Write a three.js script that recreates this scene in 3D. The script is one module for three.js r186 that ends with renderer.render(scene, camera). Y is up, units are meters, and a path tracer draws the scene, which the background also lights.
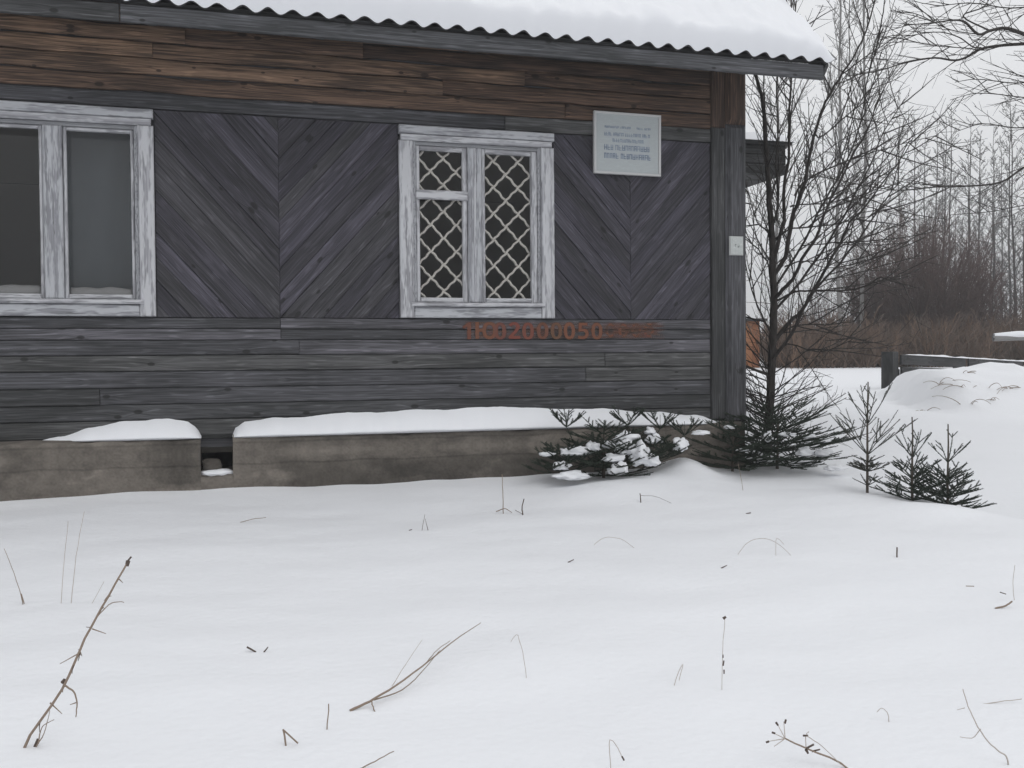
import * as THREE from 'three';
import { ImprovedNoise } from 'three/addons/math/ImprovedNoise.js';
import { mergeGeometries } from 'three/addons/utils/BufferGeometryUtils.js';

// ---------------------------------------------------------------- camera, sky, sun, exposure
const scene = new THREE.Scene();
const camera = new THREE.PerspectiveCamera(42.02, 1024 / 768, 0.05, 400);
camera.position.set(-3.881, 1.55, 6.843);
camera.rotation.order = 'YXZ';
const DEG = Math.PI / 180;
camera.rotation.set(-1.3 * DEG, -16.428 * DEG, -0.443 * DEG);
scene.add(camera);

{ // even overcast cloud, a little brighter overhead
  const w = 256, h = 128, d = new Float32Array(w * h * 4), n = new ImprovedNoise();
  for (let j = 0; j < h; j++) for (let i = 0; i < w; i++) {
    const el = ((j + 0.5) / h - 0.5) * Math.PI, az = (i / w) * Math.PI * 2;
    const s = Math.sin(el), c = Math.cos(el);
    const cl = n.noise(c * Math.cos(az) * 2 + 5, s * 4 + 3, c * Math.sin(az) * 2) * 0.5 + n.noise(c * Math.cos(az) * 5 + 5, s * 9 + 3, c * Math.sin(az) * 5) * 0.25;
    const L = (1.04 + 0.10 * Math.max(0, s)) * (1 + 0.07 * cl);
    const k = (j * w + i) * 4;
    d[k] = L * 0.985; d[k + 1] = L * 1.0; d[k + 2] = L * 1.025; d[k + 3] = 1;
  }
  const t = new THREE.DataTexture(d, w, h, THREE.RGBAFormat, THREE.FloatType);
  t.mapping = THREE.EquirectangularReflectionMapping; t.magFilter = THREE.LinearFilter; t.minFilter = THREE.LinearFilter;
  t.wrapS = THREE.RepeatWrapping; t.needsUpdate = true;
  scene.background = t; scene.environment = t; scene.environmentIntensity = 1;
}
const sun = new THREE.DirectionalLight(new THREE.Color().setRGB(1, 0.985, 0.96), 0.5);
sun.position.set(3, 12, 9); sun.target.position.set(-2, 0.5, 0);
sun.castShadow = true; sun.shadow.radius = 60; sun.shadow.mapSize.set(2048, 2048);
Object.assign(sun.shadow.camera, { left: -22, right: 22, top: 22, bottom: -22, near: 0.5, far: 60 });
scene.add(sun, sun.target);
scene.fog = new THREE.FogExp2(new THREE.Color().setRGB(0.93, 0.94, 0.96), 0.0045);
const EXPOSURE = 0.86;

// ---------------------------------------------------------------- helpers
function rngOf(seed) { let a = seed >>> 0; return () => { a = (a + 0x6D2B79F5) | 0; let t = Math.imul(a ^ (a >>> 15), 1 | a); t = (t + Math.imul(t ^ (t >>> 7), 61 | t)) ^ t; return ((t ^ (t >>> 14)) >>> 0) / 4294967296; }; }
const noise3 = new ImprovedNoise();
// quick two-dimensional gradient noise for painting textures
const PERM = (() => { const r = rngOf(5), p = new Uint8Array(512), q = [...Array(256).keys()]; for (let k = 255; k > 0; k--) { const j = Math.floor(r() * (k + 1)); const t = q[k]; q[k] = q[j]; q[j] = t; } for (let k = 0; k < 512; k++) p[k] = q[k & 255]; return p; })();
const GX = new Float64Array(256), GY = new Float64Array(256); for (let k = 0; k < 256; k++) { GX[k] = Math.cos(k / 256 * 6.2832) * 1.35; GY[k] = Math.sin(k / 256 * 6.2832) * 1.35; }
function P2(x, y, s) {
  x += s * 1.37; y += s * 2.71;
  const xf = Math.floor(x), yf = Math.floor(y), X = xf & 255, Y = yf & 255; x -= xf; y -= yf;
  const u = x * x * x * (x * (x * 6 - 15) + 10), v = y * y * y * (y * (y * 6 - 15) + 10);
  const a = PERM[PERM[X] + Y], b = PERM[PERM[X + 1] + Y], c = PERM[PERM[X] + Y + 1], d = PERM[PERM[X + 1] + Y + 1];
  const n0 = GX[a] * x + GY[a] * y, n1 = GX[b] * (x - 1) + GY[b] * y, n2 = GX[c] * x + GY[c] * (y - 1), n3 = GX[d] * (x - 1) + GY[d] * (y - 1);
  const e = n0 + u * (n1 - n0), f = n2 + u * (n3 - n2); return e + v * (f - e);
}
function F2(x, y, s, o) { let t = 0, a = 0.5; for (let i = 0; i < o; i++) { t += a * P2(x, y, s + i * 7.7); x *= 2.03; y *= 2.03; a *= 0.5; } return t; }
const N = (x, y, z = 0) => noise3.noise(x + 37.3, y + 11.7, z + 5.1);
const fbm = (x, y, z = 0, o = 4) => { let s = 0, a = 0.5; for (let i = 0; i < o; i++) { s += a * N(x, y, z + i * 7.7); x *= 2.03; y *= 2.03; a *= 0.5; } return s; };
const clamp = (v, a, b) => Math.min(b, Math.max(a, v));
const smooth = (a, b, v) => { const t = clamp((v - a) / (b - a), 0, 1); return t * t * (3 - 2 * t); };
const lerp = (a, b, t) => a + (b - a) * t;

const used = new Map();
function numbered(name) { const n = used.get(name) || 0; used.set(name, n + 1); return n ? name + '_' + String(n).padStart(3, '0') : name; }
function thing(name, label, category, group, pos = [0, 0, 0]) {
  const g = new THREE.Group(); g.name = numbered(name); g.position.set(...pos);
  g.userData = { label, category }; if (group) g.userData.group = group;
  scene.add(g); return g;
}
function part(name, geo, mat, parent) {
  const m = new THREE.Mesh(geo, mat); m.name = name; m.castShadow = m.receiveShadow = true;
  parent.add(m); return m;
}
function single(name, geo, mat, data) { const m = part(numbered(name), geo, mat, scene); m.userData = data; return m; }
function subgroup(name, parent) { const g = new THREE.Group(); g.name = name; parent.add(g); return g; }

// triangle collector
class Geo {
  constructor() { this.p = []; this.uv = []; this.i = []; }
  v(x, y, z, u = 0, w = 0) { this.p.push(x, y, z); this.uv.push(u, w); return this.p.length / 3 - 1; }
  tri(a, b, c) { this.i.push(a, b, c); }
  quad(a, b, c, d) { this.i.push(a, b, c, a, c, d); }
  tube(pts, r0, r1, sides = 5, cap = true) {
    const n = pts.length, T = new THREE.Vector3(), A = new THREE.Vector3(), B = new THREE.Vector3(), R = new THREE.Vector3();
    let prev = -1, len = 0;
    for (let k = 0; k < n; k++) {
      const a = pts[Math.max(0, k - 1)], b = pts[Math.min(n - 1, k + 1)];
      T.set(b[0] - a[0], b[1] - a[1], b[2] - a[2]).normalize();
      if (k === 0) { R.set(Math.abs(T.y) > 0.9 ? 1 : 0, Math.abs(T.y) > 0.9 ? 0 : 1, 0.13); A.crossVectors(T, R).normalize(); }
      else { A.addScaledVector(T, -A.dot(T)).normalize(); len += Math.hypot(pts[k][0] - pts[k - 1][0], pts[k][1] - pts[k - 1][1], pts[k][2] - pts[k - 1][2]); }
      B.crossVectors(T, A);
      const r = Array.isArray(r0) ? r0[k] : r0 + (r1 - r0) * (k / (n - 1));
      const base = this.p.length / 3;
      for (let s = 0; s < sides; s++) {
        const c = Math.cos(s / sides * Math.PI * 2) * r, d = Math.sin(s / sides * Math.PI * 2) * r;
        this.v(pts[k][0] + A.x * c + B.x * d, pts[k][1] + A.y * c + B.y * d, pts[k][2] + A.z * c + B.z * d, len, s / sides * 0.2);
      }
      if (prev >= 0) for (let s = 0; s < sides; s++) { const t = (s + 1) % sides; this.quad(prev + s, prev + t, base + t, base + s); }
      prev = base;
    }
    if (cap) { const f = prev, c = this.v(...pts[n - 1]); for (let s = 0; s < sides; s++) this.tri(f + s, f + (s + 1) % sides, c); const b0 = this.p.length / 3; }
    return this;
  }
  build(flat = false) {
    let g = new THREE.BufferGeometry();
    g.setAttribute('position', new THREE.Float32BufferAttribute(this.p, 3));
    g.setAttribute('uv', new THREE.Float32BufferAttribute(this.uv, 2));
    g.setIndex(this.i); if (flat) g = g.toNonIndexed(); g.computeVertexNormals(); return g;
  }
}
const tubeGeo = (pts, r0, r1, sides = 5) => new Geo().tube(pts, r0, r1, sides).build();
// smooth a polyline (Catmull-Rom)
function curve(pts, sub = 3) {
  const c = new THREE.CatmullRomCurve3(pts.map(p => new THREE.Vector3(...p)));
  return c.getPoints((pts.length - 1) * sub).map(v => [v.x, v.y, v.z]);
}
// chamfered board with a convex outline in the xy plane, front face at z = zf, back at zf - t; uv in metres along angle ang
function boardGeo(poly, zf, t, c, ang, ox, oy, slope) {
  const n = poly.length, ins = [];
  for (let k = 0; k < n; k++) {
    const p0 = poly[(k + n - 1) % n], p1 = poly[k], p2 = poly[(k + 1) % n];
    const e1 = [p1[0] - p0[0], p1[1] - p0[1]], e2 = [p2[0] - p1[0], p2[1] - p1[1]];
    const l1 = Math.hypot(...e1) || 1e-6, l2 = Math.hypot(...e2) || 1e-6;
    const n1 = [-e1[1] / l1, e1[0] / l1], n2 = [-e2[1] / l2, e2[0] / l2];
    const bis = [n1[0] + n2[0], n1[1] + n2[1]], q = bis[0] * bis[0] + bis[1] * bis[1];
    const s = Math.min(2 * c / Math.max(q, 0.3), 3 * c);
    ins.push([p1[0] + bis[0] * s, p1[1] + bis[1] * s]);
  }
  const ca = Math.cos(ang), sa = Math.sin(ang), g = new Geo();
  const put = (x, y, z, dv = 0) => g.v(x, y, slope && z > zf - t + 1e-6 ? z + slope(x, y) : z, x * ca + y * sa + ox, -x * sa + y * ca + oy + dv);
  const f = ins.map(p => put(p[0], p[1], zf));
  for (let k = 1; k < n - 1; k++) g.tri(f[0], f[k], f[k + 1]);
  for (let k = 0; k < n; k++) {
    const m = (k + 1) % n;
    const a = put(...ins[k], zf), b = put(...ins[m], zf), c1 = put(...poly[m], zf - c, 0.003), d1 = put(...poly[k], zf - c, 0.003);
    g.quad(a, d1, c1, b);
    const e = put(...poly[k], zf - c), h = put(...poly[m], zf - c), i2 = put(...poly[m], zf - t, 0.02), j2 = put(...poly[k], zf - t, 0.02);
    g.quad(e, j2, i2, h);
  }
  const bk = poly.map(p => put(p[0], p[1], zf - t));
  for (let k = 1; k < n - 1; k++) g.tri(bk[0], bk[k + 1], bk[k]);
  return g.build();
}
const rect = (x0, x1, y0, y1) => [[x0, y0], [x1, y0], [x1, y1], [x0, y1]];
// a plank along x whose edges wander (waney), front bulging a little
function waneyGeo(x0, x1, y0, y1, zf, t, amp, seed, ox, oy, seg = 14) {
  const g = new Geo(), R = [];
  for (let k = 0; k <= seg; k++) {
    const x = lerp(x0, x1, k / seg);
    const a = y0 + amp * fbm(x * 1.7, seed * 3.1, 1), b = y1 + amp * fbm(x * 1.7, seed * 5.3, 9), dz = 0.004 * N(x * 2, seed, 3);
    const prof = [[a, zf - t], [a, zf - 0.008 + dz], [a + 0.006, zf + dz], [(a + b) / 2, zf + 0.002 + dz], [b - 0.006, zf + dz], [b, zf - 0.008 + dz], [b, zf - t]];
    R.push(prof.map(([y, z], q) => g.v(x, y, z, x + ox, y + oy + (q === 0 || q === 6 ? 0.02 : 0))));
  }
  for (let k = 0; k < seg; k++) for (let q = 0; q < 6; q++) g.quad(R[k][q], R[k + 1][q], R[k + 1][q + 1], R[k][q + 1]);
  for (const r of [R[0], R[seg]]) for (let q = 1; q < 6; q++) g.tri(r[0], r[q], r[q + 1]);
  return g.build();
}
const box = (x0, x1, y0, y1, z0, z1) => { const g = new THREE.BoxGeometry(x1 - x0, y1 - y0, z1 - z0); g.translate((x0 + x1) / 2, (y0 + y1) / 2, (z0 + z1) / 2); return g; };

// ---------------------------------------------------------------- textures (what surfaces are made of)
function tex(data, w, h, srgb, sx, sy) {
  const t = new THREE.DataTexture(data, w, h); t.magFilter = THREE.LinearFilter; t.minFilter = THREE.LinearMipmapLinearFilter; t.generateMipmaps = true;
  t.wrapS = t.wrapT = THREE.MirroredRepeatWrapping; t.repeat.set(1 / sx, 1 / sy);
  if (srgb) t.colorSpace = THREE.SRGBColorSpace; t.needsUpdate = true; return t;
}
const encLut = new Uint8Array(4097); const enc0 = v => { v = clamp(v, 0, 1); return Math.round(255 * (v <= 0.0031308 ? 12.92 * v : 1.055 * Math.pow(v, 1 / 2.4) - 0.055)); };
for (let k = 0; k <= 4096; k++) encLut[k] = enc0(k / 4096 * k / 4096);
const enc = v => encLut[(Math.sqrt(clamp(v, 0, 1)) * 4096) | 0];
function paint(w, h, sx, sy, fn) { // fn(xm, ym) -> [r,g,b linear, height]
  const c = new Uint8Array(w * h * 4), b = new Uint8Array(w * h * 4);
  for (let j = 0; j < h; j++) for (let i = 0; i < w; i++) {
    const [r, g, bl, e] = fn(i / w * sx, j / h * sy), k = (j * w + i) * 4;
    c[k] = enc(r); c[k + 1] = enc(g); c[k + 2] = enc(bl); c[k + 3] = 255;
    b[k] = b[k + 1] = b[k + 2] = clamp(e, 0, 1) * 255; b[k + 3] = 255;
  }
  return { map: tex(c, w, h, true, sx, sy), bump: tex(b, w, h, false, sx, sy) };
}
function woodFn(seed, cA, cB, cDark, opt = {}) {
  const r = rngOf(seed), knots = [];
  for (let k = 0; k < (opt.knots ?? 12); k++) knots.push([r() * 2, r() * 0.6, 0.008 + r() * 0.013]);
  return (x, y) => {
    let wy = y + 0.006 * P2(x * 2.2, y * 6, seed), kn = 0;
    for (const [kx, ky, kr] of knots) {
      const dx = (x - kx) / 1.9, dy = y - ky, d2 = dx * dx + dy * dy;
      if (d2 < 0.01) { wy += Math.sign(dy || 1) * kr * 0.8 * Math.exp(-d2 / (kr * kr * 5)); kn = Math.max(kn, 1 - smooth(kr * 0.55, kr, Math.sqrt(d2))); }
    }
    const grain = F2(x * 1.3, wy * 75, seed, 3) + 0.6 * P2(x * 5, wy * 260, seed + 3);
    const blot = F2(x * 1.6, wy * 7, seed + 9, 4) + 0.5 * F2(x * 0.7, wy * 2.2, seed + 33, 3);
    const fleck = P2(x * 9, wy * 60, seed + 17);
    const crackN = Math.abs(P2(x * 0.9, wy * 34, seed + 21));
    const crack = (1 - smooth(0.0, 0.022, crackN)) * smooth(-0.05, 0.25, P2(x * 1.8, wy * 3, seed + 27));
    const t = clamp(0.45 + grain * 1.15 + blot * 0.9, 0, 1.25), dk = Math.max(crack * 0.8, kn * 0.85);
    const li = 1 + 0.5 * smooth(0.25, 0.6, fleck) * (opt.fleck ?? 1);
    const ch = q => lerp(lerp(cA[q], cB[q], t) * li, cDark[q], dk);
    return [ch(0), ch(1), ch(2), 0.55 + grain * 0.45 - crack * 0.5 - kn * 0.15];
  };
}
const greyWood = paint(1024, 512, 2.2, 0.6, woodFn(11, [0.036, 0.037, 0.038], [0.120, 0.119, 0.127], [0.012, 0.011, 0.011]));
const slateWood = paint(1024, 512, 2.2, 0.6, woodFn(23, [0.034, 0.033, 0.037], [0.094, 0.091, 0.103], [0.012, 0.011, 0.012], { knots: 16 }));
const brownWood = paint(1024, 512, 2.2, 0.6, woodFn(37, [0.062, 0.041, 0.030], [0.265, 0.172, 0.115], [0.022, 0.013, 0.010], { knots: 18, fleck: 0.7 }));
const peelFn = (() => {
  const wood = woodFn(51, [0.22, 0.22, 0.235], [0.36, 0.36, 0.385], [0.10, 0.10, 0.10], { knots: 3 });
  return (x, y) => {
    const w = wood(x, y), m = F2(x * 2.6, y * 26, 61, 4) + 0.5 * F2(x * 14, y * 90, 71, 2);
    const p = smooth(-0.20, 0.14, m), d = 1 + 0.12 * F2(x * 5, y * 12, 81, 3);
    return [lerp(w[0], 0.50 * d, p), lerp(w[1], 0.505 * d, p), lerp(w[2], 0.525 * d, p), lerp(w[3] * 0.5, 0.85, p)];
  };
})();
const peelPaint = paint(1024, 512, 2.2, 0.6, peelFn);
const concrete = paint(1024, 512, 4, 1, (x, y) => {
  const a = F2(x * 2.2, y * 3, 91, 5), b = F2(x * 18, y * 18, 95, 3), c = F2(x * 60, y * 60, 97, 2);
  // damp soaked patches with ragged outlines
  const wet = smooth(-0.05, 0.30, F2(x * 0.9, y * 2.6, 99, 5) + 0.12 * F2(x * 12, y * 12, 101, 3));
  const pale = smooth(0.10, 0.30, F2(x * 2.8, y * 6, 111, 4));
  // soaked band seen low on the block under the grilled window
  const soak = smooth(-0.04, 0.05, Math.min(x - 0.55, 2.55 - x, 0.945 - y) * 0.5 + 0.07 * F2(x * 5, y * 9, 141, 4));
  const line = 1 - smooth(0, 0.012, Math.abs(y - 0.93 - 0.01 * P2(x * 3, 0, 3)));
  const s = (1 + 0.5 * a + 0.35 * b + 0.3 * c) * (1 - 0.4 * wet) * (1 + 0.4 * pale) * (1 - 0.5 * soak) * (1 - 0.25 * line);
  return [0.155 * s, 0.137 * s, 0.118 * s, 0.5 + 0.35 * b + 0.4 * c - 0.3 * line];
});
const snowBump = paint(512, 512, 1.6, 1.6, (x, y) => { const s = 0.5 + 0.5 * F2(x * 4, y * 7, 121, 5) + 0.35 * F2(x * 28, y * 34, 125, 3); return [0.9, 0.9, 0.9, s]; }).bump;
const barkTex = paint(256, 256, 0.5, 0.2, (x, y) => { const s = 0.8 + 0.9 * F2(x * 14, y * 40, 131, 4); return [0.05 * s, 0.044 * s, 0.04 * s, s * 0.6]; });

const std = o => new THREE.MeshStandardMaterial(Object.assign({ roughness: 0.85, metalness: 0 }, o));
const tinted = (t, bumpScale, tints, rough = 0.82) => tints.map(c => std({ map: t.map, bumpMap: t.bump, bumpScale, color: new THREE.Color().setRGB(...c), roughness: rough }));
const M = {
  grey: tinted(greyWood, 0.0025, [[0.76, 0.76, 0.79], [0.58, 0.59, 0.58], [1.10, 1.07, 1.13], [0.44, 0.45, 0.44], [0.66, 0.67, 0.67], [0.86, 0.86, 0.82]]),
  slate: tinted(slateWood, 0.0025, [[0.70, 0.68, 0.76], [0.60, 0.59, 0.65], [0.88, 0.85, 0.96], [0.56, 0.55, 0.59], [0.73, 0.73, 0.73], [0.66, 0.64, 0.74]]),
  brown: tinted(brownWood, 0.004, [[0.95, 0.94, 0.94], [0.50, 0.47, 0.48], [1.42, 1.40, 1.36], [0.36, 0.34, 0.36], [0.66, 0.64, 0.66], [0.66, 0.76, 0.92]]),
  white: tinted(peelPaint, 0.002, [[1, 1, 1], [0.86, 0.87, 0.88], [1.08, 1.08, 1.08]], 0.65),
  whiteEdge: std({ color: new THREE.Color().setRGB(0.74, 0.74, 0.75), roughness: 0.6 }),
  fascia: tinted(greyWood, 0.0025, [[0.85, 0.87, 0.89]])[0],
  inside: std({ color: new THREE.Color().setRGB(0.30, 0.28, 0.25) }),
  concrete: std({ map: concrete.map, bumpMap: concrete.bump, bumpScale: 0.006, roughness: 0.92 }),
  snow: std({ color: new THREE.Color().setRGB(0.862, 0.873, 0.900), bumpMap: snowBump, bumpScale: 0.005, roughness: 0.75 }),
  softSnow: std({ color: new THREE.Color().setRGB(0.862, 0.873, 0.900), roughness: 0.75 }),
  slateSheet: std({ color: new THREE.Color().setRGB(0.16, 0.16, 0.165), roughness: 0.9 }),
  glass: new THREE.MeshPhysicalMaterial({ color: 0xffffff, roughness: 0.02, metalness: 0, transmission: 1, thickness: 0, ior: 1.4 }),
  rod: std({ color: new THREE.Color().setRGB(0.46, 0.44, 0.40), roughness: 0.6 }),
  bark: std({ map: barkTex.map, bumpMap: barkTex.bump, bumpScale: 0.006, color: new THREE.Color().setRGB(0.9, 0.88, 0.88), roughness: 0.95 }),
  twig: std({ color: new THREE.Color().setRGB(0.040, 0.035, 0.032), roughness: 0.9 }),
  paleBark: std({ color: new THREE.Color().setRGB(0.22, 0.215, 0.21), roughness: 0.9 }),
  redTwig: std({ color: new THREE.Color().setRGB(0.155, 0.108, 0.086), roughness: 0.95 }),
  brownTwig: std({ color: new THREE.Color().setRGB(0.105, 0.068, 0.060), roughness: 0.95 }),
  needle: std({ color: new THREE.Color().setRGB(0.022, 0.034, 0.021), roughness: 0.7 }),
  needleDull: std({ color: new THREE.Color().setRGB(0.040, 0.043, 0.032), roughness: 0.8 }),
  stemBark: std({ color: new THREE.Color().setRGB(0.085, 0.07, 0.058), roughness: 0.9 }),
  straw: std({ color: new THREE.Color().setRGB(0.26, 0.20, 0.155), roughness: 0.85 }),
  paleStraw: std({ color: new THREE.Color().setRGB(0.46, 0.41, 0.37), roughness: 0.85 }),
  darkStraw: std({ color: new THREE.Color().setRGB(0.10, 0.075, 0.062), roughness: 0.9 }),
};

// ---------------------------------------------------------------- snow-covered ground
const gauss = (x, z, cx, cz, rx, rz, a = 0) => { const dx = x - cx, dz = z - cz, c = Math.cos(a), s = Math.sin(a), u = (dx * c + dz * s) / rx, v = (-dx * s + dz * c) / rz; return Math.exp(-(u * u + v * v)); };
const plane = z => z >= 0 ? (z < 8 ? 0.745 - 0.095 * z : -0.015) : 0.745 + 0.75 * (1 - Math.exp(z / 8));
function groundH(x, z) {
  let h = plane(z);
  const near = 1 - smooth(6, 30, Math.hypot(x + 1, z));
  h += 0.045 * near * fbm(x * 0.4, z * 0.9, 201, 2) + 0.026 * near * fbm(x * 1.3, z * 2.8, 205, 3);
  h += (1 - near) * 0.25 * fbm(x * 0.06, z * 0.06, 211, 3);
  const ridge = 1 - smooth(0.0, 0.5, Math.abs(z - 0.1));
  h += 0.014 * ridge * N(x * 2.1, 3, 4);
  h += 0.10 * gauss(x, z, -0.62, 0.25, 0.17, 0.28) + 0.035 * gauss(x, z, -1.0, 0.35, 0.3, 0.3);
  h += 0.075 * gauss(x, z, -1.35, 0.72, 0.38, 0.22) + 0.03 * gauss(x, z, -0.75, 0.6, 0.3, 0.3);
  h -= 0.03 * gauss(x, z, -5.3, 0.2, 0.35, 0.5);
  h += 0.03 * gauss(x, z, 0.1, 1.35, 0.35, 0.35) + 0.055 * gauss(x, z, 0.50, 1.62, 0.34, 0.16, 0.3) - 0.12 * gauss(x, z, 1.15, 1.35, 0.5, 0.5) ;
  // the ploughed heap against the fence
  { const dx = x - 5.38, dz = z + 2.94, c = Math.cos(0.287), s = Math.sin(0.287), u = dx * c + dz * s, v = -dx * s + dz * c;
    const e = Math.pow(Math.abs(v / 1.05), 3) - Math.log(Math.max(1e-6, smooth(-1.44, -1.16, u + 0.06 * N(z * 3, 1, 1)) * (1 - smooth(2.2, 3.4, u))));
    const lump = 1 + 0.25 * fbm(x * 1.4, z * 1.4, 221, 3);
    h += 0.405 * Math.exp(-e) * lump + 0.09 * gauss(x, z, 5.25, -3.1, 0.2, 0.3) + 0.25 * gauss(x, z, 8.2, -2.6, 1.4, 1.2);
    h += 0.07 * Math.exp(-e * 0.5) * fbm(x * 2.6, z * 2.6, 231, 3) + 0.05 * gauss(x, z, 3.4, -2.0, 0.6, 0.5); }
  return h;
}
{
  const n = 420, g = new Geo();
  const cx = -1.5, cz = 1.5, map = (t) => Math.sinh(t * 5.2) / Math.sinh(5.2);
  for (let j = 0; j <= n; j++) for (let i = 0; i <= n; i++) {
    const x = cx + map(i / n * 2 - 1) * 190, z = cz + map(j / n * 2 - 1) * 190;
    g.v(x, groundH(x, z), z, x, z);
  }
  const w = n + 1;
  for (let j = 0; j < n; j++) for (let i = 0; i < n; i++) g.quad(j * w + i, (j + 1) * w + i, (j + 1) * w + i + 1, j * w + i + 1);
  snowBump.repeat.set(1 / 1.6, 1 / 1.6);
  single('snow_ground', g.build(), M.snow, { kind: 'structure', label: 'smooth snow field sloping up to the wooden house' });
}

// ---------------------------------------------------------------- the wooden house
const house = thing('wooden_house', 'long low wooden house with chevron board cladding and a snowy corrugated roof', 'house');
const HX0 = -9.4, ZB = -5.6;             // far left end, back
const winOpen = [[-5.40, -4.31, 1.93, 3.10], [-2.60, -1.60, 1.93, 3.10]];
{
  // carcass behind the cladding
  const s = new THREE.Shape(rect(HX0, -0.02, 1.0, 3.95).map(p => new THREE.Vector2(...p)));
  for (const [a, b, c, d] of winOpen) s.holes.push(new THREE.Path(rect(a, b, c, d).reverse().map(p => new THREE.Vector2(...p))));
  const fw = new THREE.ExtrudeGeometry(s, { depth: 0.16, bevelEnabled: false }); fw.translate(0, 0, -0.186);
  part('front_wall', fw, M.grey[0], house);
  part('end_wall', box(-0.18, -0.02, 1.0, 6.0, ZB, -0.19), M.grey[1], house);
  part('end_wall', box(HX0, HX0 + 0.16, 1.0, 6.0, ZB, -0.19), M.grey[1], house);
  part('back_wall', box(HX0, -0.02, 1.0, 3.95, ZB - 0.16, ZB - 0.002), M.grey[1], house);
  part('inner_lining', box(HX0 + 0.165, -0.185, 1.06, 3.59, ZB + 0.002, ZB + 0.02), M.inside, house);
  part('inner_lining', box(-0.215, -0.19, 1.06, 3.59, ZB + 0.03, -0.2), M.inside, house);
  part('floor', box(HX0 + 0.17, -0.19, 0.95, 1.05, ZB, -0.19), M.inside, house);
  part('ceiling', box(HX0 + 0.17, -0.19, 3.6, 3.7, ZB, -0.19), M.inside, house);
  part('inner_partition', box(-3.6, -3.5, 1.06, 3.59, ZB + 0.01, -0.5), M.inside, house);
}
const rW = rngOf(404);
const pick = a => a[Math.floor(rW() * a.length)];
// lower horizontal planks
{
  const ys = [1.850, 1.777, 1.704, 1.605, 1.503, 1.396, 1.288, 1.187, 1.078];
  const cuts = [[-3.47, -6.3], [-3.47, -6.1], [-3.35, -6.2], [-1.15, -5.6], [-6.6, -1.3], [-4.6, -6.9], [-6.4], [-3.0, -5.9]];
  for (let k = 0; k < ys.length - 1; k++) {
    const xs = [HX0, ...cuts[k].slice().sort((a, b) => a - b), -0.292];
    for (let q = 0; q < xs.length - 1; q++) {
      const j = () => (rW() - 0.5) * 0.004, zf = (rW() - 0.5) * 0.006;
      const P = [[xs[q] + 0.0004, ys[k + 1] + 0.0035 + j()], [xs[q + 1] - 0.0004, ys[k + 1] + 0.0035 + j()], [xs[q + 1] - 0.0004, ys[k] - 0.001 + j() * 0.4], [xs[q] + 0.0004, ys[k] - 0.001 + j() * 0.4]];
      part('wall_plank', boardGeo(P, zf, 0.024, 0.004, 0, rW() * 4, rW() * 3, (x, y) => (ys[k] - y) * 0.05 - 0.004 + 0.003 * N(x * 0.8, k, 2)), M.grey[k < 3 && xs[q + 1] > -3.5 && xs[q] < -1 ? (rW() < 0.5 ? 2 : 0) : [3, 1, 4, 0, 5][Math.floor(rW() * 5)]], house);
    }
  }
}
// chevron boards: one panel of boards at a slant, clipped to the panel
function clipHalf(poly, nx, ny, d) { // keep nx*x+ny*y <= d
  const out = [];
  for (let k = 0; k < poly.length; k++) {
    const a = poly[k], b = poly[(k + 1) % poly.length], fa = nx * a[0] + ny * a[1] - d, fb = nx * b[0] + ny * b[1] - d;
    if (fa <= 0) out.push(a);
    if ((fa < 0 && fb > 0) || (fa > 0 && fb < 0)) { const t = fa / (fa - fb); out.push([a[0] + (b[0] - a[0]) * t, a[1] + (b[1] - a[1]) * t]); }
  }
  return out;
}
function chevronPanel(x0, x1, y0, y1, ang) {
  const nx = -Math.sin(ang), ny = Math.cos(ang);
  const R = rect(x0, x1, y0, y1), ds = R.map(p => nx * p[0] + ny * p[1]);
  let d = Math.min(...ds) - rW() * 0.05;
  while (d < Math.max(...ds)) {
    const w = 0.085 + rW() * 0.036, d0 = d, tl = 0.01 + rW() * 0.07;
    let P = clipHalf(R, nx, ny, d + w - 0.0002); P = P.length ? clipHalf(P, -nx, -ny, -(d + (rW() < 0.2 ? 0.0015 : 0.0003))) : P;
    let A = 0; for (let k = 0; k < P.length; k++) { const a = P[k], b = P[(k + 1) % P.length]; A += a[0] * b[1] - b[0] * a[1]; }
    P = P.filter((p, k) => { const b = P[(k + 1) % P.length]; return Math.hypot(p[0] - b[0], p[1] - b[1]) > 0.004; });
    if (P.length >= 3 && Math.abs(A) > 0.0012) part('chevron_board', boardGeo(P, (rW() - 0.5) * 0.006, 0.026, 0.0026, ang, rW() * 4, rW() * 3, (x, y) => (d0 + w - nx * x - ny * y) * tl - 0.005), pick(M.slate), house);
    d += w;
  }
}
const CT = 3.183, CB = 1.853, AN = 48 * DEG;
chevronPanel(-4.247, -3.4715, CB, CT, -AN); chevronPanel(-3.4710, -2.668, CB, CT, AN);
chevronPanel(-1.540, -0.9432, CB, CT, -AN); chevronPanel(-0.9427, -0.292, CB, CT, AN);
chevronPanel(-6.25, -5.463, CB, CT, AN); chevronPanel(-7.05, -6.254, CB, CT, -AN); chevronPanel(-8.2, -7.054, CB, CT, AN); chevronPanel(HX0, -8.204, CB, CT, -AN);
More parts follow.
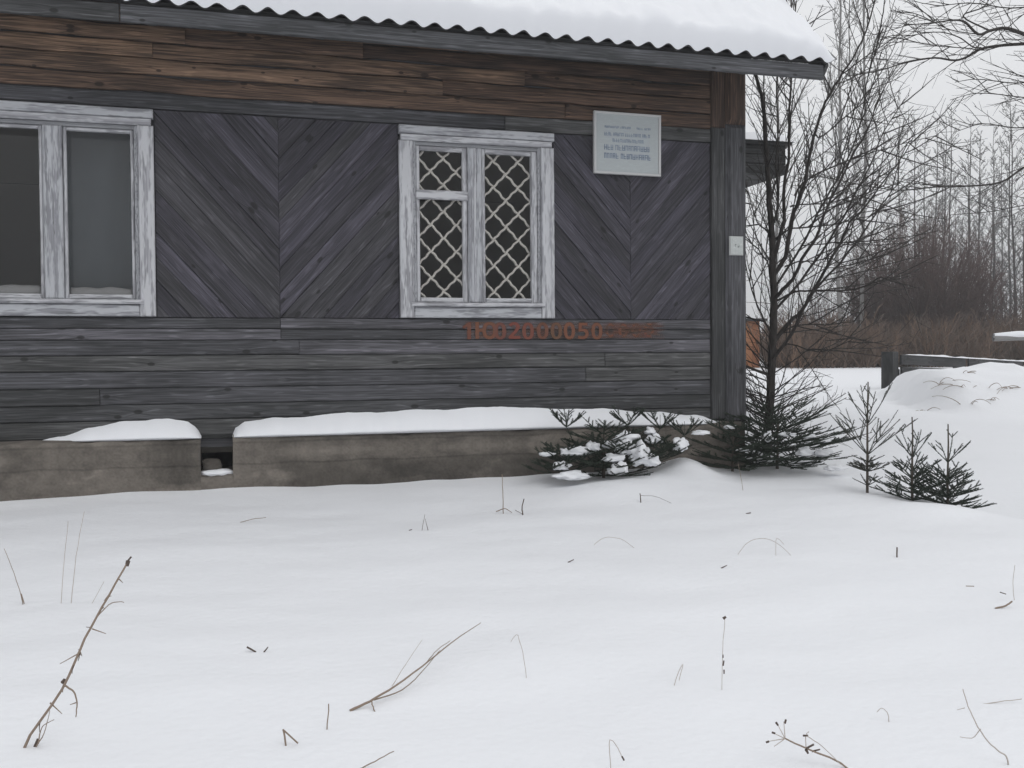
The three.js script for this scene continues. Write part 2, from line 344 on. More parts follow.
// boards above the chevrons: one grey, the sheltered ones still brown, with waney edges
{
  const ys = [3.187, 3.292, 3.402, 3.512, 3.618, 3.722, 3.83, 3.93];
  const cuts = [[-1.9, -5.5], [-1.45, -5.4], [-2.35, -5.2], [-1.75, -4.25], [-2.9, -4.05], [-2.2, -5.1], [-3.3, -6]];
  const tone = [[3, 3, 3], [5, 4, 1], [2, 0, 1], [2, 0, 1], [0, 4, 3], [4, 4, 3], [1, 3, 3]];  // tones darken to the right and top: darker boards plus painted eave shade
  for (let k = 0; k < ys.length - 1; k++) {
    const xs = [HX0, ...cuts[k].slice().sort((a, b) => a - b), -0.292];
    for (let q = 0; q < xs.length - 1; q++) {
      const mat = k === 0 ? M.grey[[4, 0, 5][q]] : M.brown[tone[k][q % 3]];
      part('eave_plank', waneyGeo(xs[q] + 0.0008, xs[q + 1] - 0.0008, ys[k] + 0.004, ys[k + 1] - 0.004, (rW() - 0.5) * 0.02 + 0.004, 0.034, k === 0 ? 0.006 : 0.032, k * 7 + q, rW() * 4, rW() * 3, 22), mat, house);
    }
  }
}
// corner boards, weathered grey below and brown under the eave
part('corner_board', boardGeo(rect(-0.288, -0.1745, 1.10, 3.30), 0.022, 0.04, 0.008, Math.PI / 2, 0.3, 0.2), M.grey[1], house);
part('corner_board', boardGeo(rect(-0.288, -0.1745, 3.301, 3.9), 0.022, 0.04, 0.008, Math.PI / 2, 1.3, 0.7), M.brown[3], house);
part('corner_board', boardGeo(rect(-0.174, 0.0, 1.06, 3.33), 0.045, 0.075, 0.032, Math.PI / 2, 2.1, 0.45), M.grey[0], house);
part('corner_board', boardGeo(rect(-0.173, 0.001, 3.331, 3.9), 0.045, 0.075, 0.032, Math.PI / 2, 0.9, 0.1), M.brown[3], house);
{ const g = boardGeo(rect(0.0, 0.16, 1.06, 3.9), 0, 0.03, 0.008, Math.PI / 2, 0.9, 0.31); g.rotateY(Math.PI / 2); g.translate(0.012, 0, -0.03); part('corner_board', g, M.grey[3], house); }

// windows
function frameBoard(w, x0, x1, y0, y1, zf, t, mat, vertical, c = 0.006) {
  return part('casing_board', boardGeo(rect(x0, x1, y0, y1), zf, t, c, vertical ? Math.PI / 2 : 0, rW() * 4, rW() * 3), mat, w);
}
function sashBar(w, x0, x1, y0, y1, zf, vertical, mat = M.white[0], t = 0.04) {
  const m = part('sash_bar', boardGeo(rect(x0, x1, y0, y1), zf, t, 0.007, vertical ? Math.PI / 2 : 0, rW() * 4, rW() * 3), mat, w); return m;
}
function windowUnit(xa, xb, parts) {
  const w = subgroup('window', house), y0 = 1.857, y1 = 3.178;
  // casing: head of two stepped boards, two jambs, apron and a sill strip
  frameBoard(w, xa, xb, 3.122, y1, 0.040, 0.06, M.white[1], false);
  frameBoard(w, xa + 0.014, xb - 0.014, 3.076, 3.1195, 0.026, 0.05, M.white[0], false);
  frameBoard(w, xa, xa + 0.096, y0, 3.0735, 0.030, 0.05, M.white[0], true);
  frameBoard(w, xb - 0.096, xb, y0, 3.0735, 0.030, 0.05, M.white[0], true);
  frameBoard(w, xa + 0.098, xb - 0.098, y0, 1.932, 0.024, 0.044, M.white[1], false);
  part('sill', boardGeo(rect(xa + 0.075, xb - 0.075, 1.935, 1.962), 0.045, 0.085, 0.008, 0, rW() * 4, rW()), M.white[2], w);
  // jamb linings
  for (const [a, b] of [[xa + 0.098, xa + 0.118], [xb - 0.118, xb - 0.098]]) part('jamb_lining', box(a, b, 1.9645, 3.0735, -0.14, 0.004), M.white[1], w);
  part('jamb_lining', box(xa + 0.12, xb - 0.12, 3.05, 3.0725, -0.14, 0.002), M.white[1], w);
  parts(w);
  return w;
}
const paneGeo = (x0, x1, y0, y1, z) => { const g = new THREE.PlaneGeometry(x1 - x0, y1 - y0); g.translate((x0 + x1) / 2, (y0 + y1) / 2, z); return g; };
windowUnit(-5.455, -4.252, w => {                       // two tall lights
  sashBar(w, -4.907, -4.795, 1.9645, 3.0485, 0.012, true, M.white[1], 0.06);
  for (const [a, b] of [[-5.334, -4.910], [-4.792, -4.373]]) {
    sashBar(w, a, a + 0.020, 1.9645, 3.0475, -0.004, true); sashBar(w, b - 0.020, b, 1.9645, 3.0475, -0.004, true);
    sashBar(w, a + 0.0215, b - 0.0215, 1.9645, 1.996, -0.002, false, M.white[2]); sashBar(w, a + 0.0215, b - 0.0215, 3.027, 3.0475, -0.004, false);
    part('pane', paneGeo(a + 0.012, b - 0.012, 1.985, 3.04, -0.026), M.glass, w);
    part('inner_pane', paneGeo(a - 0.01, b + 0.01, 1.97, 3.045, -0.135), M.glass, w);
    const g = new Geo(), n = 26, rr = []; const pts = [];
    for (let k = 0; k <= n; k++) { const x = lerp(a + 0.015, b - 0.015, k / n); pts.push([x, 2.0 + 0.03 * N(x * 5, 1, 1), -0.082]); rr.push((k === 0 || k === n ? 0.012 : 0.044) + 0.016 * N(x * 9, 3, 2)); }
    g.tube(pts, rr, 0, 9); part('cotton_roll', g.build(), std({ color: new THREE.Color().setRGB(0.2, 0.2, 0.2) }), w);
  }
  // grey curtain hanging behind the inner light
  { const g = new Geo(), a = -4.95, b = -4.33, n = 60, m = 14; for (let j = 0; j <= m; j++) for (let i = 0; i <= n; i++) { const x = lerp(a, b, i / n), y = lerp(1.9, 3.08, j / m); g.v(x, y, -0.26 + 0.006 * Math.sin(x * 30 + 1.5 * N(x * 4, y * 1.2, 3)) + 0.05 * N(x * 3, y * 2.2, 8), x, y); } for (let j = 0; j < m; j++) for (let i = 0; i < n; i++) g.quad(j * (n + 1) + i, j * (n + 1) + i + 1, (j + 1) * (n + 1) + i + 1, (j + 1) * (n + 1) + i); part('curtain', g.build(), std({ color: new THREE.Color().setRGB(0.05, 0.06, 0.068) }), w); }
});
windowUnit(-2.665, -1.544, w => {                       // vent light at upper left, grille behind the sashes
  sashBar(w, -2.178, -2.078, 1.9645, 3.0485, 0.014, true, M.white[1], 0.05);
  sashBar(w, -2.137, -2.121, 1.967, 3.046, 0.024, true, M.white[2], 0.0095);
  const L = [-2.545, -2.181], R = [-2.075, -1.664];
  sashBar(w, L[0], L[0] + 0.026, 1.9645, 3.0475, 0.002, true); sashBar(w, L[1] - 0.032, L[1], 1.9645, 3.0475, 0.002, true);
  sashBar(w, L[0] + 0.0275, L[1] - 0.0335, 1.9645, 1.998, 0.003, false, M.white[2]); sashBar(w, L[0] + 0.0275, L[1] - 0.0335, 3.016, 3.0475, 0.002, false);
  sashBar(w, L[0] - 0.004, L[1] + 0.002, 2.676, 2.742, 0.018, false, M.white[0], 0.014);
  sashBar(w, R[0], R[0] + 0.024, 1.9645, 3.0475, 0.002, true); sashBar(w, R[1] - 0.045, R[1], 1.9645, 3.0475, 0.002, true);
  sashBar(w, R[0] + 0.0255, R[1] - 0.0465, 1.9645, 1.998, 0.003, false, M.white[2]); sashBar(w, R[0] + 0.0255, R[1] - 0.0465, 3.016, 3.0475, 0.002, false);
  part('pane', paneGeo(L[0] + 0.01, L[1] - 0.01, 1.985, 2.70, -0.030), M.glass, w); part('pane', paneGeo(L[0] + 0.01, L[1] - 0.01, 2.704, 3.04, -0.030), M.glass, w);
  part('pane', paneGeo(R[0] + 0.01, R[1] - 0.01, 1.985, 3.04, -0.030), M.glass, w);
  // bent-rod grille, rods wave where they cross
  const gx0 = -2.547, gx1 = -1.662, gy0 = 1.967, gy1 = 3.046, P = 0.186;
  for (const s of [1, -1]) for (let k = -8; k < 18; k++) {
    const c = gy0 + (k + (s > 0 ? 0.30 : 0.55)) * P;     // y = c + s*(x-gx0)
    let pts = [];
    for (let q = 0; q <= 240; q++) {
      const x = lerp(gx0, gx1, q / 240), y = c + s * 1.02 * (x - gx0);
      if (y < gy0 || y > gy1) continue;
      const along = (x - gx0) * 1.414, o = 0.0030 * Math.sin(along / P * 1.414 * Math.PI * 2 * 2 + k) , n = [-s * 0.7071, 0.7071];
      pts.push([x + n[0] * o, y + n[1] * o, -0.050 + 0.006 * s * Math.cos(along / P * 1.414 * Math.PI * 2)]);
    }
    if (pts.length > 8) { pts = pts.filter((_, q) => q % 2 === 0 || q === pts.length - 1); part('grille_rod', tubeGeo(pts, 0.0092, 0.0092, 5), M.rod, w); }
  }
});

// foundation of cast concrete with a vent slot
function roughBlock(x0, x1, y0, y1, z0, z1, cell, amp, seed) {
  const g = new THREE.BoxGeometry(x1 - x0, y1 - y0, z1 - z0, Math.max(2, Math.round((x1 - x0) / cell)), Math.max(2, Math.round((y1 - y0) / cell)), Math.max(2, Math.round((z1 - z0) / cell / 2)));
  g.translate((x0 + x1) / 2, (y0 + y1) / 2, (z0 + z1) / 2);
  const p = g.attributes.position, uv = [];
  for (let k = 0; k < p.count; k++) {
    let x = p.getX(k), y = p.getY(k), z = p.getZ(k);
    const ey = smooth(y1 - 0.03, y1, y), ez = smooth(z1 - 0.03, z1, z), ch = ey * ez;  // broken upper arris
    const b = ch * (0.012 + 0.02 * Math.max(0, fbm(x * 6, 3, seed, 3)) * 2);
    const nx = x + amp * 0.5 * N(x * 7, y * 7, z * 7 + seed), ny = y - b + amp * fbm(x * 4, z * 4, seed + 3, 3), nz = z - b + amp * fbm(x * 5, y * 7, seed + 7, 3);
    p.setXYZ(k, nx, ny, nz); uv.push(x + z + (seed > 305 ? 3.9 : 8), y + z * 0.3);
  }
  g.setAttribute('uv', new THREE.Float32BufferAttribute(uv, 2)); g.computeVertexNormals(); return g;
}
const fnd = subgroup('foundation', house);
part('concrete_block', roughBlock(HX0, -3.990, 0.2, 1.077, -0.35, 0.12, 0.035, 0.010, 301), M.concrete, fnd);
part('concrete_block', roughBlock(-3.789, -0.07, 0.2, 1.083, -0.35, 0.12, 0.035, 0.012, 311), M.concrete, fnd);
part('concrete_block', roughBlock(-3.994, -3.785, 0.2, 0.842, -0.35, 0.117, 0.02, 0.010, 321), M.concrete, fnd);
part('concrete_block', box(-0.35, 0.0, 0.2, 1.06, ZB, -0.36), M.concrete, fnd);
part('concrete_block', box(HX0, HX0 + 0.35, 0.2, 1.06, ZB, -0.36), M.concrete, fnd);
part('concrete_block', box(HX0, 0.0, 0.2, 1.06, ZB - 0.2, ZB - 0.01), M.concrete, fnd);
part('sole_plank', boardGeo(rect(HX0, -0.19, 1.058, 1.092), -0.004, 0.15, 0.006, 0, 0.4, 0.2), M.grey[3], house);

// roof: fascia, sheathing, corrugated sheets
const RZ = 0.53, RY = 3.700, PITCH = 40 * DEG, RS = Math.sin(PITCH), RC = Math.cos(PITCH), WAVE = 0.148, WA = 0.019, RIDGE = (RZ + 2.75) / RC;
const waveH = x => WA * Math.cos(x / WAVE * Math.PI * 2);
const onRoof = (x, v, n) => [x, RY + v * RS + n * RC, RZ - v * RC + n * RS];
const roof = subgroup('roof', house);
part('fascia_board', boardGeo(rect(-4.4, 0.36, 3.572, 3.676), 0.500, 0.026, 0.005, 0, 0.2, 0.12), M.fascia, roof);
part('fascia_board', boardGeo(rect(HX0 - 0.4, -4.405, 3.570, 3.675), 0.498, 0.026, 0.005, 0, 1.2, 0.4), M.grey[1], roof);
{
  const g = new Geo(); // sheathing slab under the sheets, front slope
  const q = [onRoof(HX0 - 0.4, 0.05, -0.055), onRoof(0.36, 0.05, -0.055), onRoof(0.36, RIDGE, -0.055), onRoof(HX0 - 0.4, RIDGE, -0.055)], u = [onRoof(HX0 - 0.4, 0.05, -0.028), onRoof(0.36, 0.05, -0.028), onRoof(0.36, RIDGE, -0.028), onRoof(HX0 - 0.4, RIDGE, -0.028)];
  const a = q.map(p => g.v(...p, p[0], p[2])), b = u.map(p => g.v(...p, p[0], p[2]));
  g.quad(a[3], a[2], a[1], a[0]); g.quad(b[0], b[1], b[2], b[3]); for (let k = 0; k < 4; k++) { const m = (k + 1) % 4; g.quad(a[k], a[m], b[m], b[k]); }
  part('sheathing', g.build(true), M.grey[3], roof);
  for (let k = 0; k < 10; k++) { // rafters
    const x = -0.25 - k * 1.0, G = new Geo(), c = [];
    for (const xx of [x, x + 0.05]) for (const [v, n] of [[0.06, -0.18], [0.06, -0.06], [RIDGE - 0.1, -0.06], [RIDGE - 0.1, -0.18]]) c.push(G.v(...onRoof(xx, v, n), v, n));
    G.quad(c[0], c[1], c[2], c[3]); G.quad(c[7], c[6], c[5], c[4]); for (let m = 0; m < 4; m++) G.quad(c[m], c[4 + m], c[4 + (m + 1) % 4], c[(m + 1) % 4]);
    part('rafter', G.build(true), M.grey[3], roof);
  }
  const sheetW = WAVE * 7; // one sheet: seven waves
  for (let s = 0; s < 10; s++) {
    const xr = 0.444 - s * sheetW, xl = xr - sheetW + 0.002, G = new Geo(), top = [], bot = [], m = 70;
    for (const v of [0, RIDGE]) { const t = [], b = []; for (let k = 0; k <= m; k++) { const x = lerp(xl, xr, k / m), h = waveH(x); t.push(G.v(...onRoof(x, v, h), x, v)); b.push(G.v(...onRoof(x, v, h - 0.007), x, v)); } top.push(t); bot.push(b); }
    for (let k = 0; k < m; k++) { G.quad(top[0][k], top[0][k + 1], top[1][k + 1], top[1][k]); G.quad(bot[0][k + 1], bot[0][k], bot[1][k], bot[1][k + 1]); G.quad(bot[0][k], bot[0][k + 1], top[0][k + 1], top[0][k]); }
    G.quad(bot[0][m], bot[1][m], top[1][m], top[0][m]); G.quad(bot[1][0], bot[0][0], top[0][0], top[1][0]);
    part('corrugated_sheet', G.build(), M.slateSheet, roof);
  }
  const B = new Geo(), zr = RZ - RIDGE * RC, yr = RY + RIDGE * RS; // rear slope
  const z2 = ZB - 0.6, y2 = yr - (zr - z2) * Math.tan(PITCH);
  const c = [[HX0 - 0.4, yr, zr], [0.44, yr, zr], [0.44, y2, z2], [HX0 - 0.4, y2, z2]].flatMap(p => [B.v(...p), B.v(p[0], p[1] - 0.04, p[2])]);
  B.quad(c[0], c[2], c[4], c[6]); B.quad(c[7], c[5], c[3], c[1]); for (let k = 0; k < 4; k++) B.quad(c[2 * k], c[2 * k + 1], c[(2 * k + 3) % 8], c[(2 * k + 2) % 8]);
  part('rear_slope', B.build(true), M.slateSheet, roof);
  // verge board along the gable
  const V = new Geo(), d = []; for (const n of [[0.37, 0], [0.395, 1]]) for (const [v, k] of [[0.0, -0.12], [0.0, -0.03], [RIDGE, -0.03], [RIDGE, -0.12]]) d.push(V.v(...onRoof(n[0], v, k), v, k));
  V.quad(d[0], d[1], d[2], d[3]); V.quad(d[7], d[6], d[5], d[4]); for (let m = 0; m < 4; m++) V.quad(d[m], d[4 + m], d[4 + (m + 1) % 4], d[(m + 1) % 4]);
  part('verge_board', V.build(true), M.grey[1], roof);
  // gable end infill
  const E = new Geo(); const e = [[-0.02, 3.95, 0.0], [-0.02, yr - 0.3, zr], [-0.02, 3.95, ZB]].map(p => E.v(...p, p[2], p[1])); E.tri(e[0], e[2], e[1]); 
  const e2 = [[-0.06, 3.95, 0.0], [-0.06, yr - 0.3, zr], [-0.06, 3.95, ZB]].map(p => E.v(...p, p[2], p[1])); E.tri(e2[0], e2[1], e2[2]); E.quad(e[0], e[1], e2[1], e2[0]); E.quad(e[1], e[2], e2[2], e2[1]);
  part('gable', E.build(true), M.grey[1], house);
}
// roof snow: lies in the corrugations at the eave and thickens up the slope
{
  const g = new Geo(), xs = [], vs = [];
  for (let x = 0.425; x > HX0 - 0.4; x -= x > -5.6 ? 0.0148 : 0.06) xs.push(x);
  for (const v of [-0.006, -0.002, 0.002, 0.006, 0.012, 0.018, 0.026, 0.036, 0.05, 0.07, 0.095, 0.125, 0.16, 0.2, 0.25, 0.32, 0.4, 0.5, 0.65, 0.85, 1.1, 1.4, 1.8, 2.3, 2.9, 3.5, RIDGE]) vs.push(v);
  const hOf = (x, v) => {
    const e = Math.max(0, v + 0.006), edge = clamp((0.415 - x) / 0.55, 0, 1), vEdge = Math.sqrt(1 - (1 - edge) * (1 - edge));
    const grow = 0.165 * (1 - Math.exp(-e / 0.014)) + 0.12 * (1 - Math.exp(-e / 0.6));
    const lump = 1 + 0.35 * fbm(x * 1.8, v * 3, 331, 4) + 0.16 * N(x * 8, v * 8, 333);
    const t = grow * lump * vEdge;
    const w = waveH(x) * Math.exp(-t / 0.09);
    const lip = 0.008 * Math.max(0, N(x * 16, 7, 341)) * Math.exp(-e / 0.02);
    return w + 0.003 + t + lip;
  };
  for (const x of xs) for (const v of vs) g.v(...onRoof(x, v, hOf(x, v)), x, v);
  const nv = vs.length;
  for (let i = 0; i < xs.length - 1; i++) for (let j = 0; j < nv - 1; j++) g.quad(i * nv + j, i * nv + j + 1, (i + 1) * nv + j + 1, (i + 1) * nv + j);
  single('roof_snow', g.build(), M.softSnow, { label: 'thick white snow blanket on the corrugated roof of the wooden house', category: 'snow' });
}
// porch roof on the end wall
{
  const p = subgroup('porch_roof', house);
  const x1 = 1.60, zf = -2.0, y0 = 3.395;
  part('soffit_board', box(-0.02, x1, y0, y0 + 0.03, zf - 2.2, zf - 0.03), M.grey[3], p);
  for (let k = 0; k < 3; k++) part('fascia_board', boardGeo(rect(-0.02, x1 - 0.006 * k, y0 + 0.002 + k * 0.092, y0 + 0.09 + k * 0.092), zf + 0.004 * k, 0.028, 0.005, 0, rW() * 3, rW() * 2), M.grey[3], p);
  part('deck', box(-0.02, x1 + 0.03, y0 + 0.28, y0 + 0.31, zf - 2.25, zf + 0.06), M.grey[3], p);
  part('post', box(1.2, 1.3, 0.75, y0, zf - 1.5, zf - 1.4), M.grey[3], p);
}
{
  const g = new Geo(), n = 24; // snow lying on the porch roof
  const X0 = 0.0, X1 = 1.66, Z0 = -4.25, Z1 = -1.92, Y = 3.706;
  for (let j = 0; j <= n; j++) for (let i = 0; i <= n; i++) {
    const x = lerp(X0, X1, i / n), z = lerp(Z0, Z1, j / n), e = Math.min(X1 - x, z - Z0, Z1 - z);
    g.v(x, Y - 0.003 + 0.11 * Math.sqrt(smooth(0, 0.14, e)) * (1 + 0.3 * fbm(x * 3, z * 3, 351, 2)), z, x, z);
  }
  for (let j = 0; j < n; j++) for (let i = 0; i < n; i++) g.quad(j * (n + 1) + i, (j + 1) * (n + 1) + i, (j + 1) * (n + 1) + i + 1, j * (n + 1) + i + 1);
  single('porch_snow', g.build(), M.softSnow, { label: 'snow layer on the small porch roof behind the house corner', category: 'snow' });
}

// snow resting on the foundation ledge
function ledgeSnow(prof, label, seed) { // prof: [x, top y, front z]
  const g = new Geo(), c = prof, n = Math.round((c[c.length - 1][0] - c[0][0]) / 0.02), R = [];
  const at = x => { let k = 0; while (k < c.length - 2 && x > c[k + 1][0]) k++; const t = smooth(c[k][0], c[k + 1][0], x); return [lerp(c[k][1], c[k + 1][1], t), lerp(c[k][2], c[k + 1][2], t)]; };
  for (let k = 0; k <= n; k++) {
    const x = lerp(c[0][0], c[c.length - 1][0], k / n); let [yt, zf] = at(x);
    yt += 0.022 * fbm(x * 5, 1, seed, 4); zf += 0.030 * fbm(x * 8, 2, seed, 4) - 0.008;
    const yb = 1.068, zb = 0.004, row = [];
    for (let q = 0; q <= 8; q++) { const t = q / 8, a = t * Math.PI / 2; const bulge = Math.pow(Math.cos(a), 0.8); row.push(g.v(x, yb + (yt - yb) * lerp(1 - t, bulge, 0.3 + 0.4 * N(x * 2.5, 5, seed)), lerp(zb, zf, lerp(t, Math.sin(a), 0.5)), x, t * 0.2)); }
    row.push(g.v(x, yb, zb, x, 0.3)); R.push(row);
  }
  for (let k = 0; k < n; k++) for (let q = 0; q < 9; q++) g.quad(R[k][q], R[k][q + 1], R[k + 1][q + 1], R[k + 1][q]);
  for (const [r, f] of [[R[0], 1], [R[n], -1]]) for (let q = 0; q < 8; q++) f > 0 ? g.tri(r[9], r[q + 1], r[q]) : g.tri(r[9], r[q], r[q + 1]);
  single('ledge_snow', g.build(), M.softSnow, { label, category: 'snow', group: 'snow on the foundation ledge' });
}
ledgeSnow([[-4.95, 1.072, 0.03], [-4.82, 1.10, 0.06], [-4.66, 1.15, 0.10], [-4.42, 1.192, 0.13], [-4.2, 1.197, 0.135], [-4.08, 1.178, 0.135], [-4.02, 1.14, 0.13], [-3.985, 1.074, 0.10]], 'short tapering bank of snow on the concrete ledge, beside the vent slot under the wide ungrilled window', 401);
ledgeSnow([[-3.79, 1.074, 0.09], [-3.765, 1.13, 0.13], [-3.7, 1.165, 0.138], [-3.5, 1.192, 0.138], [-2.7, 1.216, 0.136], [-1.95, 1.224, 0.138], [-1.2, 1.2, 0.14], [-0.75, 1.165, 0.14], [-0.45, 1.135, 0.13], [-0.2, 1.08, 0.09]], 'long bank of snow on the concrete ledge below the grilled window', 411);
{ // snow and a broken stone in the vent slot
  const g = new THREE.SphereGeometry(1, 26, 14), p = g.attributes.position;
  for (let k = 0; k < p.count; k++) { const x = p.getX(k), y = p.getY(k), z = p.getZ(k), d = 1 + 0.25 * N(x * 2.4, y * 2, z * 2); p.setXYZ(k, -3.888 + x * 0.108 * d, 0.842 + y * 0.022 * d, 0.075 + z * 0.055 * d); }
  g.computeVertexNormals(); single('vent_snow', g, M.softSnow, { label: 'little pad of snow on the sill of the foundation vent slot', category: 'snow' });
  const s = new THREE.IcosahedronGeometry(1, 3), q = s.attributes.position;
  for (let k = 0; k < q.count; k++) { const x = q.getX(k), y = q.getY(k), z = q.getZ(k), d = 1 + 0.22 * N(x * 1.7, y * 1.7, z * 1.7 + 3); q.setXYZ(k, -3.925 + Math.sign(x) * Math.pow(Math.abs(x), 0.75) * 0.062 * d, 0.884 + Math.sign(y) * Math.pow(Math.abs(y), 0.75) * 0.048 * d, 0.03 + z * 0.06 * d); }
  s.computeVertexNormals(); single('broken_stone', s, M.concrete, { label: 'broken grey stone lying in the foundation vent slot', category: 'stone' });
}

// ---------------------------------------------------------------- sign, number plate, painted number
function canvasTex(w, h, draw) {
  const c = document.createElement('canvas'); c.width = w; c.height = h; const x = c.getContext('2d'); draw(x, w, h);
  const t = new THREE.CanvasTexture(c); t.colorSpace = THREE.SRGBColorSpace; return t;
}
{
  const sg = thing('notice_board', 'white notice board with lines of faded blue lettering fixed near the corner of the house', 'sign', null, [-0.977, 2.909, 0.03]);
  const r = rngOf(77);
  const t = canvasTex(192, 164, (c, w, h) => {
    c.scale(0.375, 0.376); w = 512; h = 436;
    c.fillStyle = '#a6acad'; c.fillRect(0, 0, w, h);
    for (let k = 0; k < 900; k++) { c.fillStyle = r() < 0.5 ? 'rgba(190,197,196,0.12)' : 'rgba(150,156,166,0.10)'; c.fillRect(r() * w, r() * h, 4 + r() * 40, 2 + r() * 8); }
    const line = (x0, x1, y, hh, op, gap) => { // worn, unreadable letters
      let x = x0; while (x < x1) {
        const lw = hh * (0.38 + r() * 0.25); if (r() < gap) { x += lw * 0.7; continue; }
        c.fillStyle = `rgba(62,78,104,${op * (0.65 + 0.35 * r())})`;
        const q = hh * 0.15, a = r();
        c.fillRect(x, y, q, hh); if (a < 0.75) c.fillRect(x + lw - q, y, q, hh);
        if (a < 0.5) c.fillRect(x, y, lw, q); if (a > 0.3) c.fillRect(x, y + hh * 0.45, lw, q); if (a > 0.55) c.fillRect(x, y + hh - q, lw, q);
        x += lw + q * 0.9;
      }
    };
    line(66, 280, 88, 17, 0.75, 0.06); line(330, 440, 88, 17, 0.65, 0.06);
    line(62, 440, 138, 26, 0.75, 0.05); line(130, 380, 184, 26, 0.7, 0.03);
    line(62, 440, 232, 40, 0.85, 0.03); line(62, 440, 296, 40, 0.9, 0.04);
    for (let k = 0; k < 260; k++) { c.fillStyle = 'rgba(150,160,174,0.10)'; c.fillRect(60 + r() * 340, 84 + r() * 250, 20 + r() * 50, 6 + r() * 12); }
  });
  part('panel', boardGeo(rect(-0.258, 0.258, 0.006, 0.444), 0.0, 0.02, 0.003, 0, 0, 0), std({ color: new THREE.Color().setRGB(0.42, 0.43, 0.44), roughness: 0.5 }), sg);
  const face = new THREE.PlaneGeometry(0.488, 0.415); face.translate(0, 0.225, 0.003);
  part('lettering', face, std({ map: t, roughness: 0.45 }), sg);
  const fm = std({ color: new THREE.Color().setRGB(0.5, 0.5, 0.5), roughness: 0.5 });
  part('frame_strip', boardGeo(rect(-0.264, 0.264, 0.433, 0.450), 0.010, 0.03, 0.003, 0, 0, 0), fm, sg);
  part('frame_strip', boardGeo(rect(-0.264, 0.264, 0.0, 0.017), 0.010, 0.03, 0.003, 0, 0, 0), fm, sg);
  part('frame_strip', boardGeo(rect(-0.264, -0.246, 0.018, 0.432), 0.009, 0.03, 0.003, 0, 0, 0), fm, sg);
  part('frame_strip', boardGeo(rect(0.246, 0.264, 0.018, 0.432), 0.009, 0.03, 0.003, 0, 0, 0), fm, sg);
  sg.rotation.z = -0.006;
}
{
  const pl = thing('number_plate', 'small square white number plate on the corner board of the house', 'sign', null, [-0.103, 2.338, 0.047]);
  const r = rngOf(79);
  const t = canvasTex(128, 128, (c, w, h) => {
    c.fillStyle = '#b4b8b6'; c.fillRect(0, 0, w, h);
    for (let k = 0; k < 200; k++) { c.fillStyle = r() < 0.5 ? 'rgba(215,218,214,0.2)' : 'rgba(120,126,124,0.12)'; c.fillRect(r() * w, r() * h, 3 + r() * 14, 2 + r() * 6); }
    c.fillStyle = 'rgba(80,86,86,0.55)'; c.fillRect(44, 52, 7, 22); c.fillRect(44, 52, 18, 6); c.fillRect(72, 66, 16, 12); c.fillRect(84, 58, 7, 18);
  });
  part('plate', boardGeo(rect(-0.058, 0.058, 0.0, 0.143), 0.012, 0.012, 0.004, 0, 0, 0), std({ color: new THREE.Color().setRGB(0.5, 0.51, 0.5), roughness: 0.4 }), pl);
  const f = new THREE.PlaneGeometry(0.102, 0.128); f.translate(0, 0.0715, 0.015); part('print', f, std({ map: t, roughness: 0.4 }), pl);
}
{
  const r = rngOf(83), W = 1024, H = 100;
  const c = document.createElement('canvas'); c.width = 512; c.height = 50; const x = c.getContext('2d');
  x.clearRect(0, 0, 512, 50); x.scale(0.5, 0.5);
  const col = (a) => `rgba(${96 + r() * 22 | 0},${64 + r() * 12 | 0},${50 + r() * 10 | 0},${a})`;
  x.font = 'bold 116px sans-serif'; x.textBaseline = 'alphabetic';
  const s = '1\u042E02000050'; let px = 14;  // the rest has worn to smears
  for (const ch of s) { for (let k = 0; k < 2; k++) { x.fillStyle = col(0.75); x.fillText(ch, px + (r() - 0.5) * 6, 94 + (r() - 0.5) * 4); } px += ch === '1' ? 56 : ch > '9' ? 96 : 68; }
  for (let k = 0; k < 150; k++) { x.fillStyle = col(0.08 + 0.10 * r()); const xx = px - 10 + r() * (W - px - 20); x.fillRect(xx, 10 + r() * 76, 12 + r() * 46, 3 + r() * 9); }
  for (let q = 0; q < 4; q++) for (let k = 0; k < 26; k++) { const a = k / 26 * 6.28, cx = px + 34 + q * 66; x.fillStyle = col(0.62 * r()); x.fillRect(cx + Math.cos(a) * 20 - 7, 50 + Math.sin(a) * 30 - 6, 13, 11); }
  for (let k = 0; k < 620; k++) { x.fillStyle = col(0.12 + 0.14 * r()); x.fillRect(12 + r() * (W - 50), 8 + r() * 80, 8 + r() * 40, 2 + r() * 6); }
  const t = new THREE.CanvasTexture(c); t.colorSpace = THREE.SRGBColorSpace;
  const g = new THREE.PlaneGeometry(1.578, 0.144); g.translate(-1.466, 1.772, 0.0065);
  const m = std({ map: t, transparent: true, roughness: 0.9 });
  single('painted_number', g, m, { label: 'rust brown number painted in large digits on the planks below the grilled window', category: 'lettering' });
}

